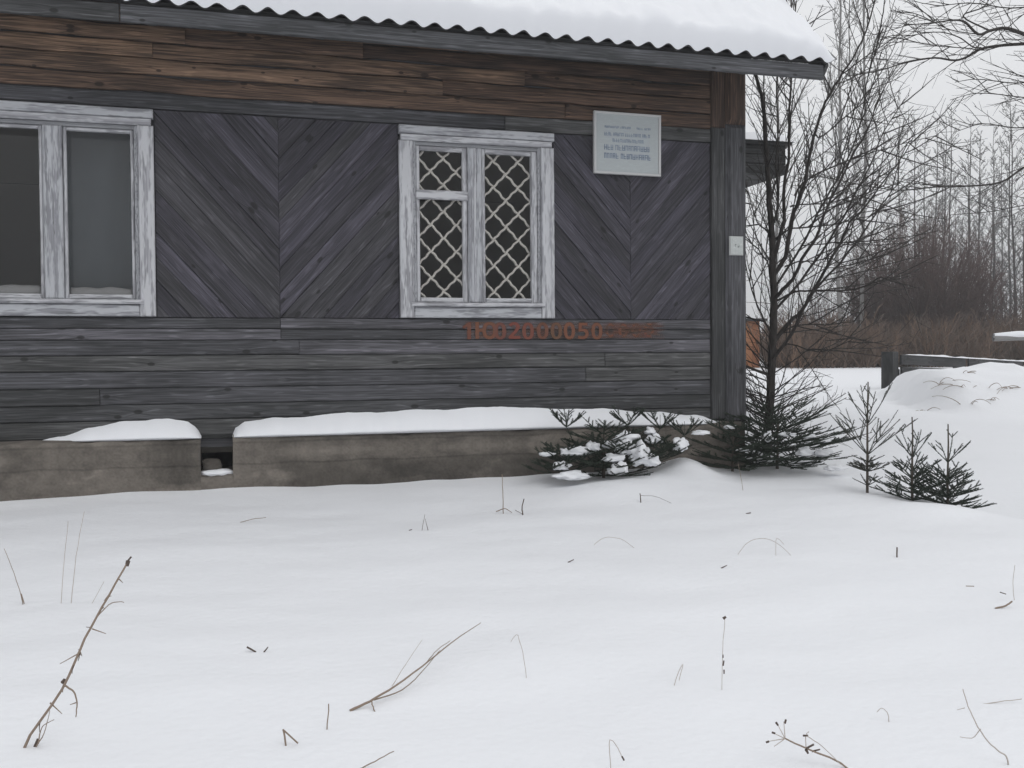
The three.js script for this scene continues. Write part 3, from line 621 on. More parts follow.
// limb centre lines in metres: [radius at the foot, radius at the tip, points]
const shrubLimbs = [
  [0.055, 0.01, [[0.44,0.61,-0.41],[0.45,0.97,-0.42],[0.47,1.26,-0.42],[0.49,1.68,-0.42],[0.51,2.04,-0.43],[0.5,2.31,-0.43],[0.49,2.72,-0.45],[0.47,3.06,-0.46],[0.46,3.37,-0.47],[0.44,3.64,-0.48],[0.4,3.87,-0.5],[0.37,4.25,-0.52],[0.32,4.74,-0.55]]],
  [0.024, 0.005, [[0.51,2.04,-0.43],[0.53,2.11,-0.32],[0.54,2.19,-0.21],[0.56,2.33,-0.1],[0.62,2.5,0.01],[0.61,2.64,0.11],[0.65,2.83,0.22],[0.71,3.04,0.32],[0.79,3.26,0.42],[0.82,3.49,0.52]]],
  [0.026, 0.006, [[0.51,2.24,-0.43],[0.59,2.39,-0.39],[0.61,2.56,-0.36],[0.64,2.76,-0.33],[0.67,2.86,-0.29],[0.71,3.06,-0.26],[0.73,3.23,-0.23],[0.75,3.38,-0.2],[0.8,3.56,-0.17],[0.85,3.68,-0.13],[0.92,3.82,-0.07],[1.01,3.99,-0.01],[1.08,4.21,0.04],[1.14,4.51,0.09]]],
  [0.024, 0.004, [[0.49,1.67,-0.42],[0.64,1.86,-0.41],[0.75,1.94,-0.4],[0.86,2.12,-0.4],[0.99,2.33,-0.39],[1.11,2.52,-0.39],[1.2,2.68,-0.39],[1.35,2.83,-0.38],[1.54,3.05,-0.39],[1.7,3.23,-0.4],[1.87,3.46,-0.42]]],
  [0.02, 0.004, [[0.49,1.54,-0.42],[0.61,1.75,-0.34],[0.73,2.03,-0.27],[0.87,2.23,-0.19],[1.07,2.5,-0.09],[1.19,2.7,-0.04],[1.34,2.9,-0.02],[1.49,3.06,-0.0]]],
  [0.022, 0.006, [[0.5,2.35,-0.43],[0.57,2.69,-0.38],[0.56,2.96,-0.35],[0.57,3.17,-0.31],[0.56,3.46,-0.28],[0.54,3.77,-0.22],[0.5,4.06,-0.13],[0.47,4.34,-0.04]]],
  [0.01, 0.004, [[0.85,3.39,-0.36],[0.88,3.37,-0.35],[1.06,3.51,-0.31],[1.17,3.6,-0.28],[1.27,3.75,-0.22]]],
  [0.012, 0.003, [[0.51,2.53,-0.44],[0.61,2.61,-0.35],[0.81,2.62,-0.23],[0.93,2.64,-0.14],[1.05,2.67,-0.04],[1.2,2.71,0.01],[1.35,2.77,0.05]]],
  [0.009, 0.003, [[0.72,2.48,-0.37],[0.87,2.48,-0.12],[0.98,2.45,0.13],[1.03,2.44,0.36]]],
  [0.013, 0.003, [[0.68,2.9,-0.39],[0.82,3.03,-0.43],[1.19,3.2,-0.39],[1.55,3.32,-0.38],[2.04,3.45,-0.34]]],
  [0.01, 0.003, [[0.64,2.8,-0.4],[0.66,2.8,-0.3],[0.84,2.8,-0.14],[1.03,2.85,0.04],[1.07,2.88,0.24]]],
  [0.014, 0.004, [[0.51,2.02,-0.43],[0.61,2.09,-0.28],[0.69,2.1,-0.14],[0.9,2.09,0.04],[0.98,2.13,0.19],[1.0,2.17,0.28],[1.09,2.13,0.34],[1.22,2.09,0.4]]],
  [0.01, 0.003, [[0.6,2.31,-0.41],[0.72,2.35,-0.38],[0.84,2.35,-0.35],[0.96,2.38,-0.32],[1.08,2.32,-0.28],[1.2,2.34,-0.25],[1.44,2.41,-0.19]]],
  [0.01, 0.003, [[0.5,1.72,-0.42],[0.67,1.82,-0.38],[0.91,1.83,-0.31],[1.07,1.85,-0.26],[1.18,1.86,-0.2]]],
  [0.01, 0.003, [[0.49,1.59,-0.42],[0.59,1.67,-0.35],[0.82,1.61,-0.25],[1.05,1.7,-0.17],[1.13,1.74,-0.19]]],
  [0.012, 0.004, [[0.49,2.16,-0.43],[0.55,2.37,-0.61],[0.58,2.49,-0.8],[0.59,2.59,-0.96],[0.58,2.83,-1.08]]],
  [0.011, 0.004, [[0.49,2.45,-0.44],[0.6,2.62,-0.67],[0.64,2.74,-0.91],[0.71,2.93,-1.13],[0.77,3.19,-1.34]]],
  [0.013, 0.004, [[0.5,1.72,-0.42],[0.42,1.86,-0.42],[0.34,2.03,-0.43],[0.27,2.17,-0.4],[0.18,2.39,-0.33]]],
  [0.014, 0.005, [[0.5,2.61,-0.44],[0.63,2.84,-0.56],[0.69,3.16,-0.7],[0.8,3.53,-0.83],[0.86,3.87,-0.97],[0.92,4.19,-1.0],[0.97,4.65,-1.05]]],
  [0.016, 0.004, [[0.51,1.95,-0.42],[0.72,2.18,-0.38],[0.97,2.53,-0.32],[1.13,2.81,-0.29],[1.3,3.14,-0.26],[1.46,3.44,-0.28],[1.66,3.71,-0.28]]],
  [0.014, 0.004, [[0.51,2.12,-0.43],[0.78,2.53,-0.4],[0.96,2.86,-0.39],[1.15,3.16,-0.38],[1.31,3.54,-0.38],[1.34,3.94,-0.32],[1.4,4.25,-0.24]]],
];
const overhangLimbs = [
  [0.035, 0.004, [[4.21,3.9,-0.21],[3.39,4.31,-0.41],[3.04,4.42,-0.45],[2.84,4.46,-0.46],[2.67,4.42,-0.45],[2.53,4.37,-0.43],[2.38,4.46,-0.42],[2.26,4.46,-0.4],[2.05,4.42,-0.4],[1.77,4.38,-0.42]]],
  [0.014, 0.004, [[2.83,4.49,-0.63],[2.72,4.68,-0.84],[3.03,4.83,-0.91],[3.24,5.13,-1.02]]],
  [0.03, 0.004, [[4.39,4.18,-0.37],[3.58,4.44,-0.6],[3.25,4.42,-0.67],[3.02,4.4,-0.72],[2.83,4.36,-0.75],[2.69,4.28,-0.77],[2.58,4.25,-0.78],[2.4,4.27,-0.82],[2.12,4.22,-0.88],[1.9,4.15,-0.92],[1.6,4.09,-0.98]]],
  [0.011, 0.003, [[3.07,4.42,-0.77],[2.82,4.39,-0.8],[2.66,4.47,-0.81],[2.46,4.51,-0.83],[2.18,4.47,-0.88],[1.98,4.42,-0.9]]],
  [0.012, 0.003, [[4.56,3.87,-0.52],[3.75,4.18,-0.88],[3.52,4.18,-1.04],[3.21,4.25,-1.24],[3.09,4.25,-1.38]]],
  [0.012, 0.003, [[4.65,3.7,-0.6],[3.76,4.0,-0.89],[3.54,4.03,-0.98],[3.12,4.08,-1.13],[2.89,4.02,-1.21]]],
  [0.014, 0.003, [[4.47,3.47,-0.44],[3.57,3.71,-0.7],[3.27,3.68,-0.78],[2.96,3.72,-0.87],[2.73,3.65,-0.93]]],
  [0.018, 0.003, [[4.03,3.81,-0.06],[3.29,3.38,-0.3],[3.0,3.23,-0.41],[2.83,3.11,-0.49],[2.5,3.08,-0.62],[2.31,3.08,-0.7],[2.03,3.06,-0.82],[1.79,3.1,-0.92],[1.46,3.18,-1.05],[1.22,3.23,-1.16]]],
  [0.009, 0.003, [[2.99,4.38,-0.69],[2.79,4.32,-0.65],[2.55,4.31,-0.62],[2.19,4.31,-0.63],[1.83,4.35,-0.64],[1.65,4.3,-0.59]]],
  [0.01, 0.003, [[4.46,3.1,-0.43],[3.7,3.02,-0.71],[3.42,2.98,-0.84],[3.15,2.93,-0.98],[2.82,2.91,-1.13]]],
  [0.014, 0.003, [[4.21,4.49,-0.22],[3.42,4.71,-0.43],[2.96,4.67,-0.53],[2.6,4.71,-0.61],[2.23,4.66,-0.68]]],
  [0.008, 0.003, [[2.74,4.46,-0.66],[2.39,4.46,-0.62],[2.05,4.54,-0.58],[1.79,4.54,-0.51]]],
];
// dry stems in metres: [name, label, category, [[radius mm, tip radius mm, points], ...]]
const weeds = [
  ["weed_stalk","tall brown dry weed stalk leaning over, jointed, with a seed head at its tip","weed",[[5,3,[[-4.45,0.402,3.582],[-4.339,0.577,3.611],[-4.275,0.718,3.595],[-4.209,0.84,3.591],[-4.151,0.94,3.574]]],[3,1.5,[[-4.336,0.589,3.612],[-4.305,0.568,3.621],[-4.297,0.535,3.625],[-4.301,0.49,3.614]]],[2,1,[[-4.301,0.532,3.613],[-4.318,0.526,3.608]]],[2,1,[[-4.254,0.748,3.601],[-4.214,0.733,3.613]]],[2,1,[[-4.294,0.676,3.601],[-4.347,0.646,3.586]]],[2,1,[[-4.24,0.782,3.594],[-4.196,0.824,3.606],[-4.161,0.826,3.616]]],[2.5,1,[[-4.374,0.536,3.602],[-4.34,0.502,3.612]]],[2,1,[[-4.41,0.413,3.594],[-4.398,0.464,3.596],[-4.363,0.485,3.606]]],[2,1,[[-4.416,0.404,3.592],[-4.393,0.443,3.598],[-4.374,0.512,3.602]]],[2,1,[[-4.198,0.856,3.584],[-4.222,0.825,3.577]]],[6,7,[[-4.155,0.927,3.574],[-4.151,0.943,3.574]]],[3,3,[[-4.154,0.94,3.573],[-4.142,0.955,3.577]]],[6,6,[[-4.34,0.592,3.6],[-4.332,0.601,3.602]]],[5,4,[[-4.421,0.401,3.581],[-4.412,0.424,3.583]]]]],
  ["fallen_twig","forked brown twig lying on the snow with one bent prong","twig",[[4.5,1.2,[[-3.479,0.409,3.572],[-3.41,0.427,3.551],[-3.319,0.457,3.514],[-3.175,0.499,3.399],[-3.056,0.527,3.277],[-2.938,0.563,3.207]]],[2.5,1,[[-3.394,0.424,3.534],[-3.293,0.437,3.501],[-3.198,0.48,3.424],[-3.126,0.514,3.34]]],[2.5,2,[[-3.408,0.434,3.561],[-3.402,0.411,3.585],[-3.391,0.388,3.599]]],[1.5,0.8,[[-3.329,0.457,3.511],[-3.268,0.497,3.424],[-3.191,0.556,3.341]]],[1.8,1,[[-3.185,0.492,3.396],[-3.136,0.514,3.337],[-3.073,0.524,3.272]]]]],
  ["umbel_weed","dry umbel weed with spread seed rays sticking out of the snow","weed",[[3.5,2.5,[[-2.102,0.324,4.303],[-2.21,0.377,4.25],[-2.264,0.403,4.223]]],[1.5,1,[[-2.264,0.403,4.223],[-2.313,0.395,4.208]]],[1.5,1,[[-2.264,0.403,4.223],[-2.29,0.415,4.204]]],[1.5,1,[[-2.264,0.403,4.223],[-2.281,0.445,4.206]]],[1.5,1,[[-2.264,0.403,4.223],[-2.256,0.447,4.203]]],[1.5,1,[[-2.264,0.403,4.223],[-2.301,0.384,4.223]]],[3,3.5,[[-2.278,0.439,4.207],[-2.284,0.448,4.205]]],[3,3,[[-2.253,0.441,4.204],[-2.25,0.453,4.205]]],[3,3,[[-2.31,0.395,4.209],[-2.319,0.392,4.207]]],[3,3,[[-2.287,0.415,4.205],[-2.296,0.418,4.202]]],[5,3,[[-2.21,0.374,4.25],[-2.204,0.362,4.252]]],[3,3,[[-2.21,0.377,4.25],[-2.187,0.389,4.256]]],[3,2,[[-2.193,0.368,4.255],[-2.17,0.374,4.262]]],[1.5,1,[[-2.21,0.377,4.25],[-2.193,0.404,4.223],[-2.184,0.416,4.225]]],[1.4,1,[[-2.193,0.404,4.223],[-2.164,0.383,4.263],[-2.125,0.337,4.297]]],[3,3,[[-2.201,0.404,4.22],[-2.187,0.404,4.225]]]]],
  ["wiry_stem","thin wiry dry stem curving down into the snow with a side tendril","weed",[[1.2,2.6,[[-1.715,0.52,4.329],[-1.711,0.481,4.341],[-1.704,0.448,4.355],[-1.682,0.386,4.383],[-1.655,0.353,4.403],[-1.629,0.335,4.41],[-1.624,0.308,4.413]]],[1.4,0.9,[[-1.686,0.409,4.371],[-1.712,0.382,4.364],[-1.747,0.385,4.354]]],[1.2,0.8,[[-1.717,0.466,4.34],[-1.74,0.46,4.333]]]]],
  ["straw","single straw lying nearly level on the snow by a wiry stem","straw",[[1.6,1.2,[[-1.388,0.374,4.045],[-1.332,0.381,4.061],[-1.26,0.39,4.082]]]]],
  ["straw_stub","short straw bent double into a hairpin poking out of the snow","straw",[[3,3,[[-3.696,0.388,3.76],[-3.704,0.436,3.756]]],[2.5,2.5,[[-3.704,0.436,3.756],[-3.661,0.394,3.77]]]]],
  ["straw_stub","short upright straw stub standing alone in the snow","straw",[[2.2,2,[[-3.565,0.389,3.683],[-3.558,0.47,3.684]]]]],
  ["fallen_twig","thin curved twig lying at the foot of the snow field","twig",[[2,1.3,[[-3.504,0.361,3.953],[-3.454,0.378,3.946],[-3.395,0.396,3.932]]]]],
  ["weed_stalk","thin upright weed stem with dark beads and a round head","weed",[[1.1,1,[[-2.199,0.385,3.711],[-2.184,0.527,3.691],[-2.171,0.626,3.682]]],[2.4,2.4,[[-2.191,0.441,3.712],[-2.191,0.455,3.712]]],[2.4,2.4,[[-2.189,0.466,3.702],[-2.186,0.484,3.702]]],[2.4,2,[[-2.189,0.494,3.701],[-2.189,0.505,3.701]]],[5,4,[[-2.177,0.626,3.68],[-2.167,0.633,3.683]]]]],
  ["twig_chips","two tiny dark twig ends showing above the snow side by side","twig",[[3.5,3,[[-3.788,0.476,2.987],[-3.756,0.457,2.997]]],[3,2,[[-3.727,0.456,3.005],[-3.712,0.475,3.009]]]]],
  ["straw_stub","pale straw hooked over at its tip in the open snow","straw",[[1.2,1,[[-2.84,0.327,3.469],[-2.853,0.438,3.442],[-2.866,0.474,3.437],[-2.887,0.449,3.431]]]]],
  ["straw_stub","pale split straw stub with two spread feet","straw",[[1.2,1.2,[[-2.348,0.385,3.639],[-2.308,0.453,3.628],[-2.331,0.402,3.644]]]]],
  ["weed_stalk","thin pale weed stem folded near its top with a dark tip","weed",[[1.3,1.1,[[-2.791,0.346,4.14],[-2.785,0.432,4.119],[-2.768,0.414,4.124],[-2.752,0.379,4.13]]],[2.5,2.5,[[-2.752,0.382,4.13],[-2.746,0.37,4.132]]]]],
  ["straw_stub","small curled straw loop in the snow","straw",[[1.3,1.1,[[-1.784,0.352,4.071],[-1.784,0.381,4.06],[-1.802,0.394,4.054],[-1.815,0.381,4.051]]]]],
  ["fallen_twig","dark broken twig lying bent beside thin upright stems","twig",[[4,3.5,[[-0.584,0.439,3.214],[-0.537,0.452,3.227],[-0.504,0.467,3.226]]]]],
  ["weed_stalk","faint thin weed stem rising above a dark broken twig","weed",[[1.6,1,[[-0.416,0.446,3.145],[-0.404,0.519,3.125],[-0.379,0.597,3.11]]],[2.4,2,[[-0.477,0.483,3.126],[-0.451,0.474,3.134]]],[2,2,[[-0.625,0.512,3.081],[-0.59,0.511,3.092]]]]],
  ["weed_stalk","pair of thin pale stems standing close together in the snow","weed",[[1.6,1,[[-4.535,0.535,2.209],[-4.525,0.709,2.177],[-4.51,0.876,2.146]]],[1.6,1,[[-4.494,0.534,2.222],[-4.475,0.73,2.191],[-4.443,0.919,2.165]]],[1,0.8,[[-4.408,0.534,2.247],[-4.36,0.623,2.238]]]]],
  ["weed_stalk","thin stem with a dark foot leaning towards the concrete foundation","weed",[[1.8,1,[[-4.689,0.543,2.175],[-4.73,0.669,2.129],[-4.774,0.773,2.092]]],[2.6,2.2,[[-4.697,0.59,2.172],[-4.685,0.547,2.176]]]]],
  ["fallen_twig","thin twig lying flat on the snow below the foundation vent","twig",[[2,1.5,[[-3.768,0.638,0.976],[-3.702,0.655,0.995],[-3.626,0.665,1.017]]],[1.2,1,[[-4.259,0.602,0.832],[-4.095,0.595,0.88],[-3.959,0.6,0.92]]]]],
  ["weed_stalk","short reddish weed stem with side leaves below the grilled window","weed",[[3.5,2,[[-2.241,0.643,1.07],[-2.235,0.743,1.049],[-2.233,0.874,1.025]]],[3.2,2,[[-2.282,0.656,1.058],[-2.229,0.673,1.073],[-2.189,0.649,1.085]]]]],
  ["weed_stub","stubby reddish weed stem with a bent foot below the grilled window","weed",[[4.5,3,[[-2.138,0.631,1.142],[-2.14,0.671,1.13],[-2.128,0.725,1.133]]],[2,1.5,[[-2.183,0.661,1.128],[-2.143,0.637,1.141]]]]],
  ["weed_stub","little dry tuft poking through below the grilled window","weed",[[2,1,[[-2.802,0.612,1.395],[-2.781,0.698,1.378]]],[2,1,[[-2.77,0.612,1.404],[-2.781,0.675,1.379]]],[2.5,2,[[-2.871,0.613,1.374],[-2.855,0.618,1.379]]]]],
  ["straw","arched straw bridging over the snow, both ends buried","straw",[[1.2,1.2,[[-1.972,0.555,1.887],[-1.913,0.588,1.882],[-1.831,0.582,1.906],[-1.768,0.537,1.947]]]]],
  ["straw","thin double hoop of straw in front of the young spruces","straw",[[1.3,1.2,[[-1.302,0.531,2.218],[-1.241,0.589,2.213],[-1.156,0.608,2.228],[-1.096,0.583,2.256],[-1.038,0.524,2.295]]],[1.2,1.2,[[-1.113,0.524,2.273],[-1.091,0.607,2.247],[-1.061,0.577,2.266]]]]],
  ["weed_stub","tiny dark stump of a weed in front of the leafless bush","weed",[[4,3.5,[[-0.494,0.509,2.429],[-0.486,0.559,2.419]]]]],
  ["twig_chips","small dark chip of twig lying alone on the snow before the young spruces","twig",[[3.5,3,[[-0.791,0.612,1.4],[-0.762,0.618,1.409]]]]],
  ["twig_chips","slim chip of bark on open snow under a straw arch","twig",[[3,2,[[-2.213,0.536,2.149],[-2.184,0.55,2.158]]]]],
  ["twig_chips","slim chip of bark lying above a beaded weed stem","twig",[[3,2,[[-1.505,0.511,2.413],[-1.476,0.525,2.421]]]]],
  ["weed_stub","broken weed stub in front of the snow laden spruce","weed",[[3.5,3,[[-1.332,0.645,1.049],[-1.333,0.701,1.037]]],[1.3,1,[[-1.327,0.688,1.039],[-1.243,0.681,1.064],[-1.145,0.638,1.105]]]]],
  ["weed_stalk","thin stem standing below the corner of the house","weed",[[1.8,1.2,[[-0.512,0.656,0.87],[-0.52,0.774,0.844],[-0.527,0.834,0.83]]]]],
];

// ---------------------------------------------------------------- branching helpers
const V3 = (a) => new THREE.Vector3(...a);
function twigPath(p, dir, len, n, r, bendUp, wob) {
  const pts = [[p.x, p.y, p.z]], d = dir.clone().normalize(), q = p.clone();
  for (let k = 0; k < n; k++) { d.x += (r() - 0.5) * wob; d.y += (r() - 0.5) * wob + bendUp; d.z += (r() - 0.5) * wob; d.normalize(); q.addScaledVector(d, len / n); pts.push([q.x, q.y, q.z]); }
  return pts;
}
function sideDir(tan, r, angle, up = 0) {
  const a = new THREE.Vector3(r() - 0.5, r() - 0.5, r() - 0.5).cross(tan).normalize();
  const d = tan.clone().multiplyScalar(Math.cos(angle)).addScaledVector(a, Math.sin(angle)); d.y += up; return d.normalize();
}
// dress a path with side twigs, and those with finer ones
function dress(G, pts, r, o, level = 0) {
  let acc = 0;
  const total = pts.reduce((s, p, k) => k ? s + Math.hypot(p[0] - pts[k - 1][0], p[1] - pts[k - 1][1], p[2] - pts[k - 1][2]) : 0, 0);
  let run = 0, next = o.start * total + r() * o.gap;
  for (let k = 1; k < pts.length; k++) {
    const a = V3(pts[k - 1]), b = V3(pts[k]), L = a.distanceTo(b), t = b.clone().sub(a).normalize();
    while (next < run + L) {
      const p = a.clone().lerp(b, (next - run) / L), f = next / total;
      const len = o.len * (0.45 + 0.75 * r()) * (1 - 0.55 * f);
      const d = sideDir(t, r, (o.ang + (r() - 0.5) * 0.5), o.up);
      const tp = twigPath(p, d, len, o.n, r, o.bend, o.wob);
      G.tube(tp, o.r * (0.7 + 0.5 * r()), o.r * 0.45, o.sides ?? 3);
      if (o.sub) dress(G, tp, r, o.sub, level + 1);
      next += o.gap * (0.5 + r());
    }
    run += L;
  }
}

// ---------------------------------------------------------------- leafless bush-tree by the house corner
{
  const bush = thing('leafless_bush', 'dark leafless many-stemmed bush growing beside the house corner', 'tree');
  const r = rngOf(907);
  shrubLimbs.forEach(([r0, r1, raw], k) => {
    const pts = curve(raw, 3).map(p => p.map(v => v + (r() - 0.5) * 0.012));
    if (k === 0) { pts[0] = raw[0].slice(); pts[0][1] -= 0.25; }
    const m = part(k === 0 ? 'trunk' : 'limb', tubeGeo(pts, r0 * (k ? 0.72 : 0.78), r1 * 0.75, k === 0 ? 8 : 6), M.bark, bush);
    const G = new Geo();
    dress(G, pts, r, { start: k === 0 ? 0.12 : 0.12, gap: k === 0 ? 0.09 : 0.10, len: k === 0 ? 0.95 : 0.95, ang: 0.72, up: 0.06, n: 8, bend: 0.025, wob: 0.17, r: 0.0056, sides: 4,
      sub: { start: 0.12, gap: 0.11, len: 0.3, ang: 0.75, up: 0.05, n: 3, bend: 0.03, wob: 0.25, r: 0.0029 } });
    part('twigs', G.build(), M.twig, m);
  });
  // low brush of thin shoots round the foot
  const base = shrubLimbs[0][2][0];
  for (let k = 0; k < 60; k++) {
    const a = r() * Math.PI * 2, y = base[1] + 0.15 + r() * 0.75, G = new Geo();
    const d = new THREE.Vector3(Math.cos(a), 0.25 + 0.35 * r(), Math.sin(a) * 0.8);
    const p = twigPath(new THREE.Vector3(base[0], y, base[2]), d, 0.45 + 0.4 * r(), 6, r, 0.03, 0.25);
    G.tube(p, 0.006, 0.0025, 4); dress(G, p, r, { start: 0.15, gap: 0.05, len: 0.2, ang: 0.7, up: 0.05, n: 3, bend: 0.02, wob: 0.25, r: 0.0024 });
    part('shoot', G.build(), M.twig, bush);
  }
}
// ---------------------------------------------------------------- tree whose boughs reach in over the yard
{
  const t = thing('overhanging_tree', 'leafless tree with long dark boughs reaching over the yard towards the roof', 'tree', null, [4.26, 0, -0.24]);
  const r = rngOf(911), gy = groundH(4.26, -0.24);
  const tr = [[0, gy - 0.3, 0], [0.03, gy + 1.2, 0.02], [-0.02, gy + 2.4, 0], [-0.04, 4.0, -0.05], [0.05, 5.4, -0.1], [0.0, 7.2, -0.1]];
  part('trunk', tubeGeo(curve(tr, 4), 0.13, 0.03, 9), M.bark, t);
  overhangLimbs.forEach(([r0, r1, raw]) => {
    const pts = curve(raw.map(p => [p[0] - 4.26, p[1], p[2] + 0.24]), 4);
    const m = part('bough', tubeGeo(pts, r0 * 0.62, r1, 6), M.bark, t), G = new Geo();
    dress(G, pts, r, { start: 0.2, gap: 0.10, len: 0.7, ang: 0.5, up: 0.02, n: 5, bend: 0.0, wob: 0.25, r: 0.0042, sides: 4, sub: { start: 0.2, gap: 0.12, len: 0.24, ang: 0.6, up: 0, n: 3, bend: 0, wob: 0.2, r: 0.0026 } });
    part('twigs', G.build(), M.twig, m);
  });
}

// ---------------------------------------------------------------- far leafless trees
function bareTree(h, seed, o) { // returns [trunk geometry, crown geometry]
  const r = rngOf(seed), T = new Geo(), C = new Geo();
  const tr = [[0, -0.4, 0]]; let x = 0, z = 0; const n = 9;
  for (let k = 1; k <= n; k++) { x += (r() - 0.5) * h * 0.012; z += (r() - 0.5) * h * 0.012; tr.push([x, h * k / n, z]); }
  T.tube(tr, o.r, o.r * 0.12, 6);
  for (let k = 0; k < o.branches; k++) {
    const f = o.from + (1 - o.from) * Math.pow((k + r()) / o.branches, 0.9), y = h * Math.min(f, 0.985);
    const s = y / h * n, a = tr[Math.floor(s)], b = tr[Math.min(n, Math.floor(s) + 1)], w = s - Math.floor(s);
    const p = new THREE.Vector3(lerp(a[0], b[0], w), y, lerp(a[2], b[2], w)), az = r() * Math.PI * 2, up = o.up * (0.7 + 0.6 * r());
    const len = h * o.spread * (1.15 - f) * (0.6 + 0.7 * r());
    const pts = twigPath(p, new THREE.Vector3(Math.cos(az), up, Math.sin(az)), len, 5, r, 0.08, 0.22);
    C.tube(pts, o.br * (1.3 - f), o.br * 0.25, 3);
    dress(C, pts, r, { start: 0.15, gap: len / 8, len: len * 0.42, ang: 0.65, up: 0.12, n: 3, bend: 0.04, wob: 0.25, r: o.tw, sub: { start: 0.15, gap: len / 18, len: len * 0.17, ang: 0.65, up: 0.05, n: 2, bend: 0.0, wob: 0.25, r: o.tw * 0.7 } });
  }
  return [T.build(), C.build()];
}
const kinds = {
  birch: [0, 1].map(k => bareTree(13, 1000 + k, { r: 0.06, from: 0.2, branches: 40, spread: 0.2, up: 1.5, br: 0.02, tw: 0.009 })),
  alder: [0, 1, 2].map(k => bareTree(11, 1100 + k, { r: 0.062, from: 0.10, branches: 46, spread: 0.17, up: 0.9, br: 0.018, tw: 0.0095 })),
};
function placeTree(kind, variant, x, z, scale, turn, name, label, group, mat, twigMat) {
  const t = thing(name, label, 'tree', group, [x, groundH(x, z), z]);
  part('trunk', kinds[kind][variant][0], mat, t); part('crown', kinds[kind][variant][1], twigMat, t);
  t.scale.set(scale, scale, scale); t.rotation.y = turn; return t;
}
{
  const r = rngOf(1201);
  // slim pale trees standing behind the house roof and bush
  for (const [x, z, s] of [[10.52, -13.95, 0.98], [12.83, -16.4, 1.05], [9.53, -15.28, 0.9], [18.4, -22.05, 0.7]])
    placeTree('birch', Math.floor(r() * 2), x, z, s, r() * 6.28, 'slim_birch', 'tall slim pale birch standing beyond the house behind the leafless bush', 'slim birches beyond the house', M.paleBark, M.paleBark);
  // wood at the edge of the field
  const right = new THREE.Vector3(Math.cos(0.2867), 0, Math.sin(0.2867)), fwd = new THREE.Vector3(Math.sin(0.2867), 0, -Math.cos(0.2867));
  for (let k = 0; k < 50; k++) {
    const dep = 36 + r() * 28, u = (0.40 + 0.26 * ((k + r()) / 50)) * dep;
    const x = -3.88 + right.x * u + fwd.x * dep, z = 6.84 + right.z * u + fwd.z * dep;
    placeTree('alder', k % 3, x, z, (0.55 + 0.6 * r()) * (dep / 46), r() * 6.28, 'bare_tree', 'grey leafless tree in the wood at the far edge of the field', 'trees of the far wood', M.twig, M.twig);
  }
  for (let k = 0; k < 12; k++) { // thinner, lower growth towards the house
    const dep = 42 + r() * 22, u = (0.24 + 0.17 * ((k + r()) / 12)) * dep;
    const x = -3.88 + right.x * u + fwd.x * dep, z = 6.84 + right.z * u + fwd.z * dep;
    placeTree('alder', k % 3, x, z, (0.36 + 0.18 * r()) * (dep / 46), r() * 6.28, 'low_bare_tree', 'low leafless tree at the field edge between the house and the wood', 'low trees of the field edge', M.twig, M.twig);
  }
}
// domed thicket of brown twigs in the field
function twigDome(name, label, x, z, R, H, count, seed, mat, lean = 0) {
  const r = rngOf(seed), g = thing(name, label, 'bush', null, [x, groundH(x, z), z]);
  const G = new Geo(), S = new Geo();
  for (let k = 0; k < count; k++) {
    const a = r() * Math.PI * 2, q = Math.sqrt(r()), px = Math.cos(a) * q * R * 0.55, pz = Math.sin(a) * q * R * 0.55;
    const top = H * Math.sqrt(Math.max(0.05, 1 - q * q * 0.6)) * (0.66 + 0.36 * Math.sqrt(r()));
    const d = new THREE.Vector3(Math.cos(a) * q * 0.55 + (r() - 0.5) * 0.25, 1, Math.sin(a) * q * 0.55 + (r() - 0.5) * 0.25);
    const p = twigPath(new THREE.Vector3(px, -0.2, pz), d, top, 6, r, 0.02, 0.16);
    S.tube(p, 0.016, 0.006, 3);
    dress(G, p, r, { start: 0.2, gap: top / 12, len: top * 0.2, ang: 0.8, up: 0.1, n: 2, bend: 0.03, wob: 0.2, r: 0.0085, sub: { start: 0.2, gap: top / 30, len: top * 0.09, ang: 0.8, up: 0.1, n: 1, bend: 0, wob: 0.2, r: 0.007 } });
  }
  part('stems', S.build(), mat, g); part('twigs', G.build(), mat, g); return g;
}
twigDome('brown_thicket', 'tall domed thicket of dark brown twigs in the field behind the fence', 14.95, -16.75, 1.55, 4.5, 520, 1301, M.brownTwig);
twigDome('grey_thicket', 'lower greyish thicket beside the tall brown one', 13.4, -18.4, 2.0, 2.6, 130, 1303, M.brownTwig);
twigDome('brown_thicket', 'spreading brown thicket below the far wood', 18.6, -17.0, 2.6, 2.9, 200, 1305, M.brownTwig);
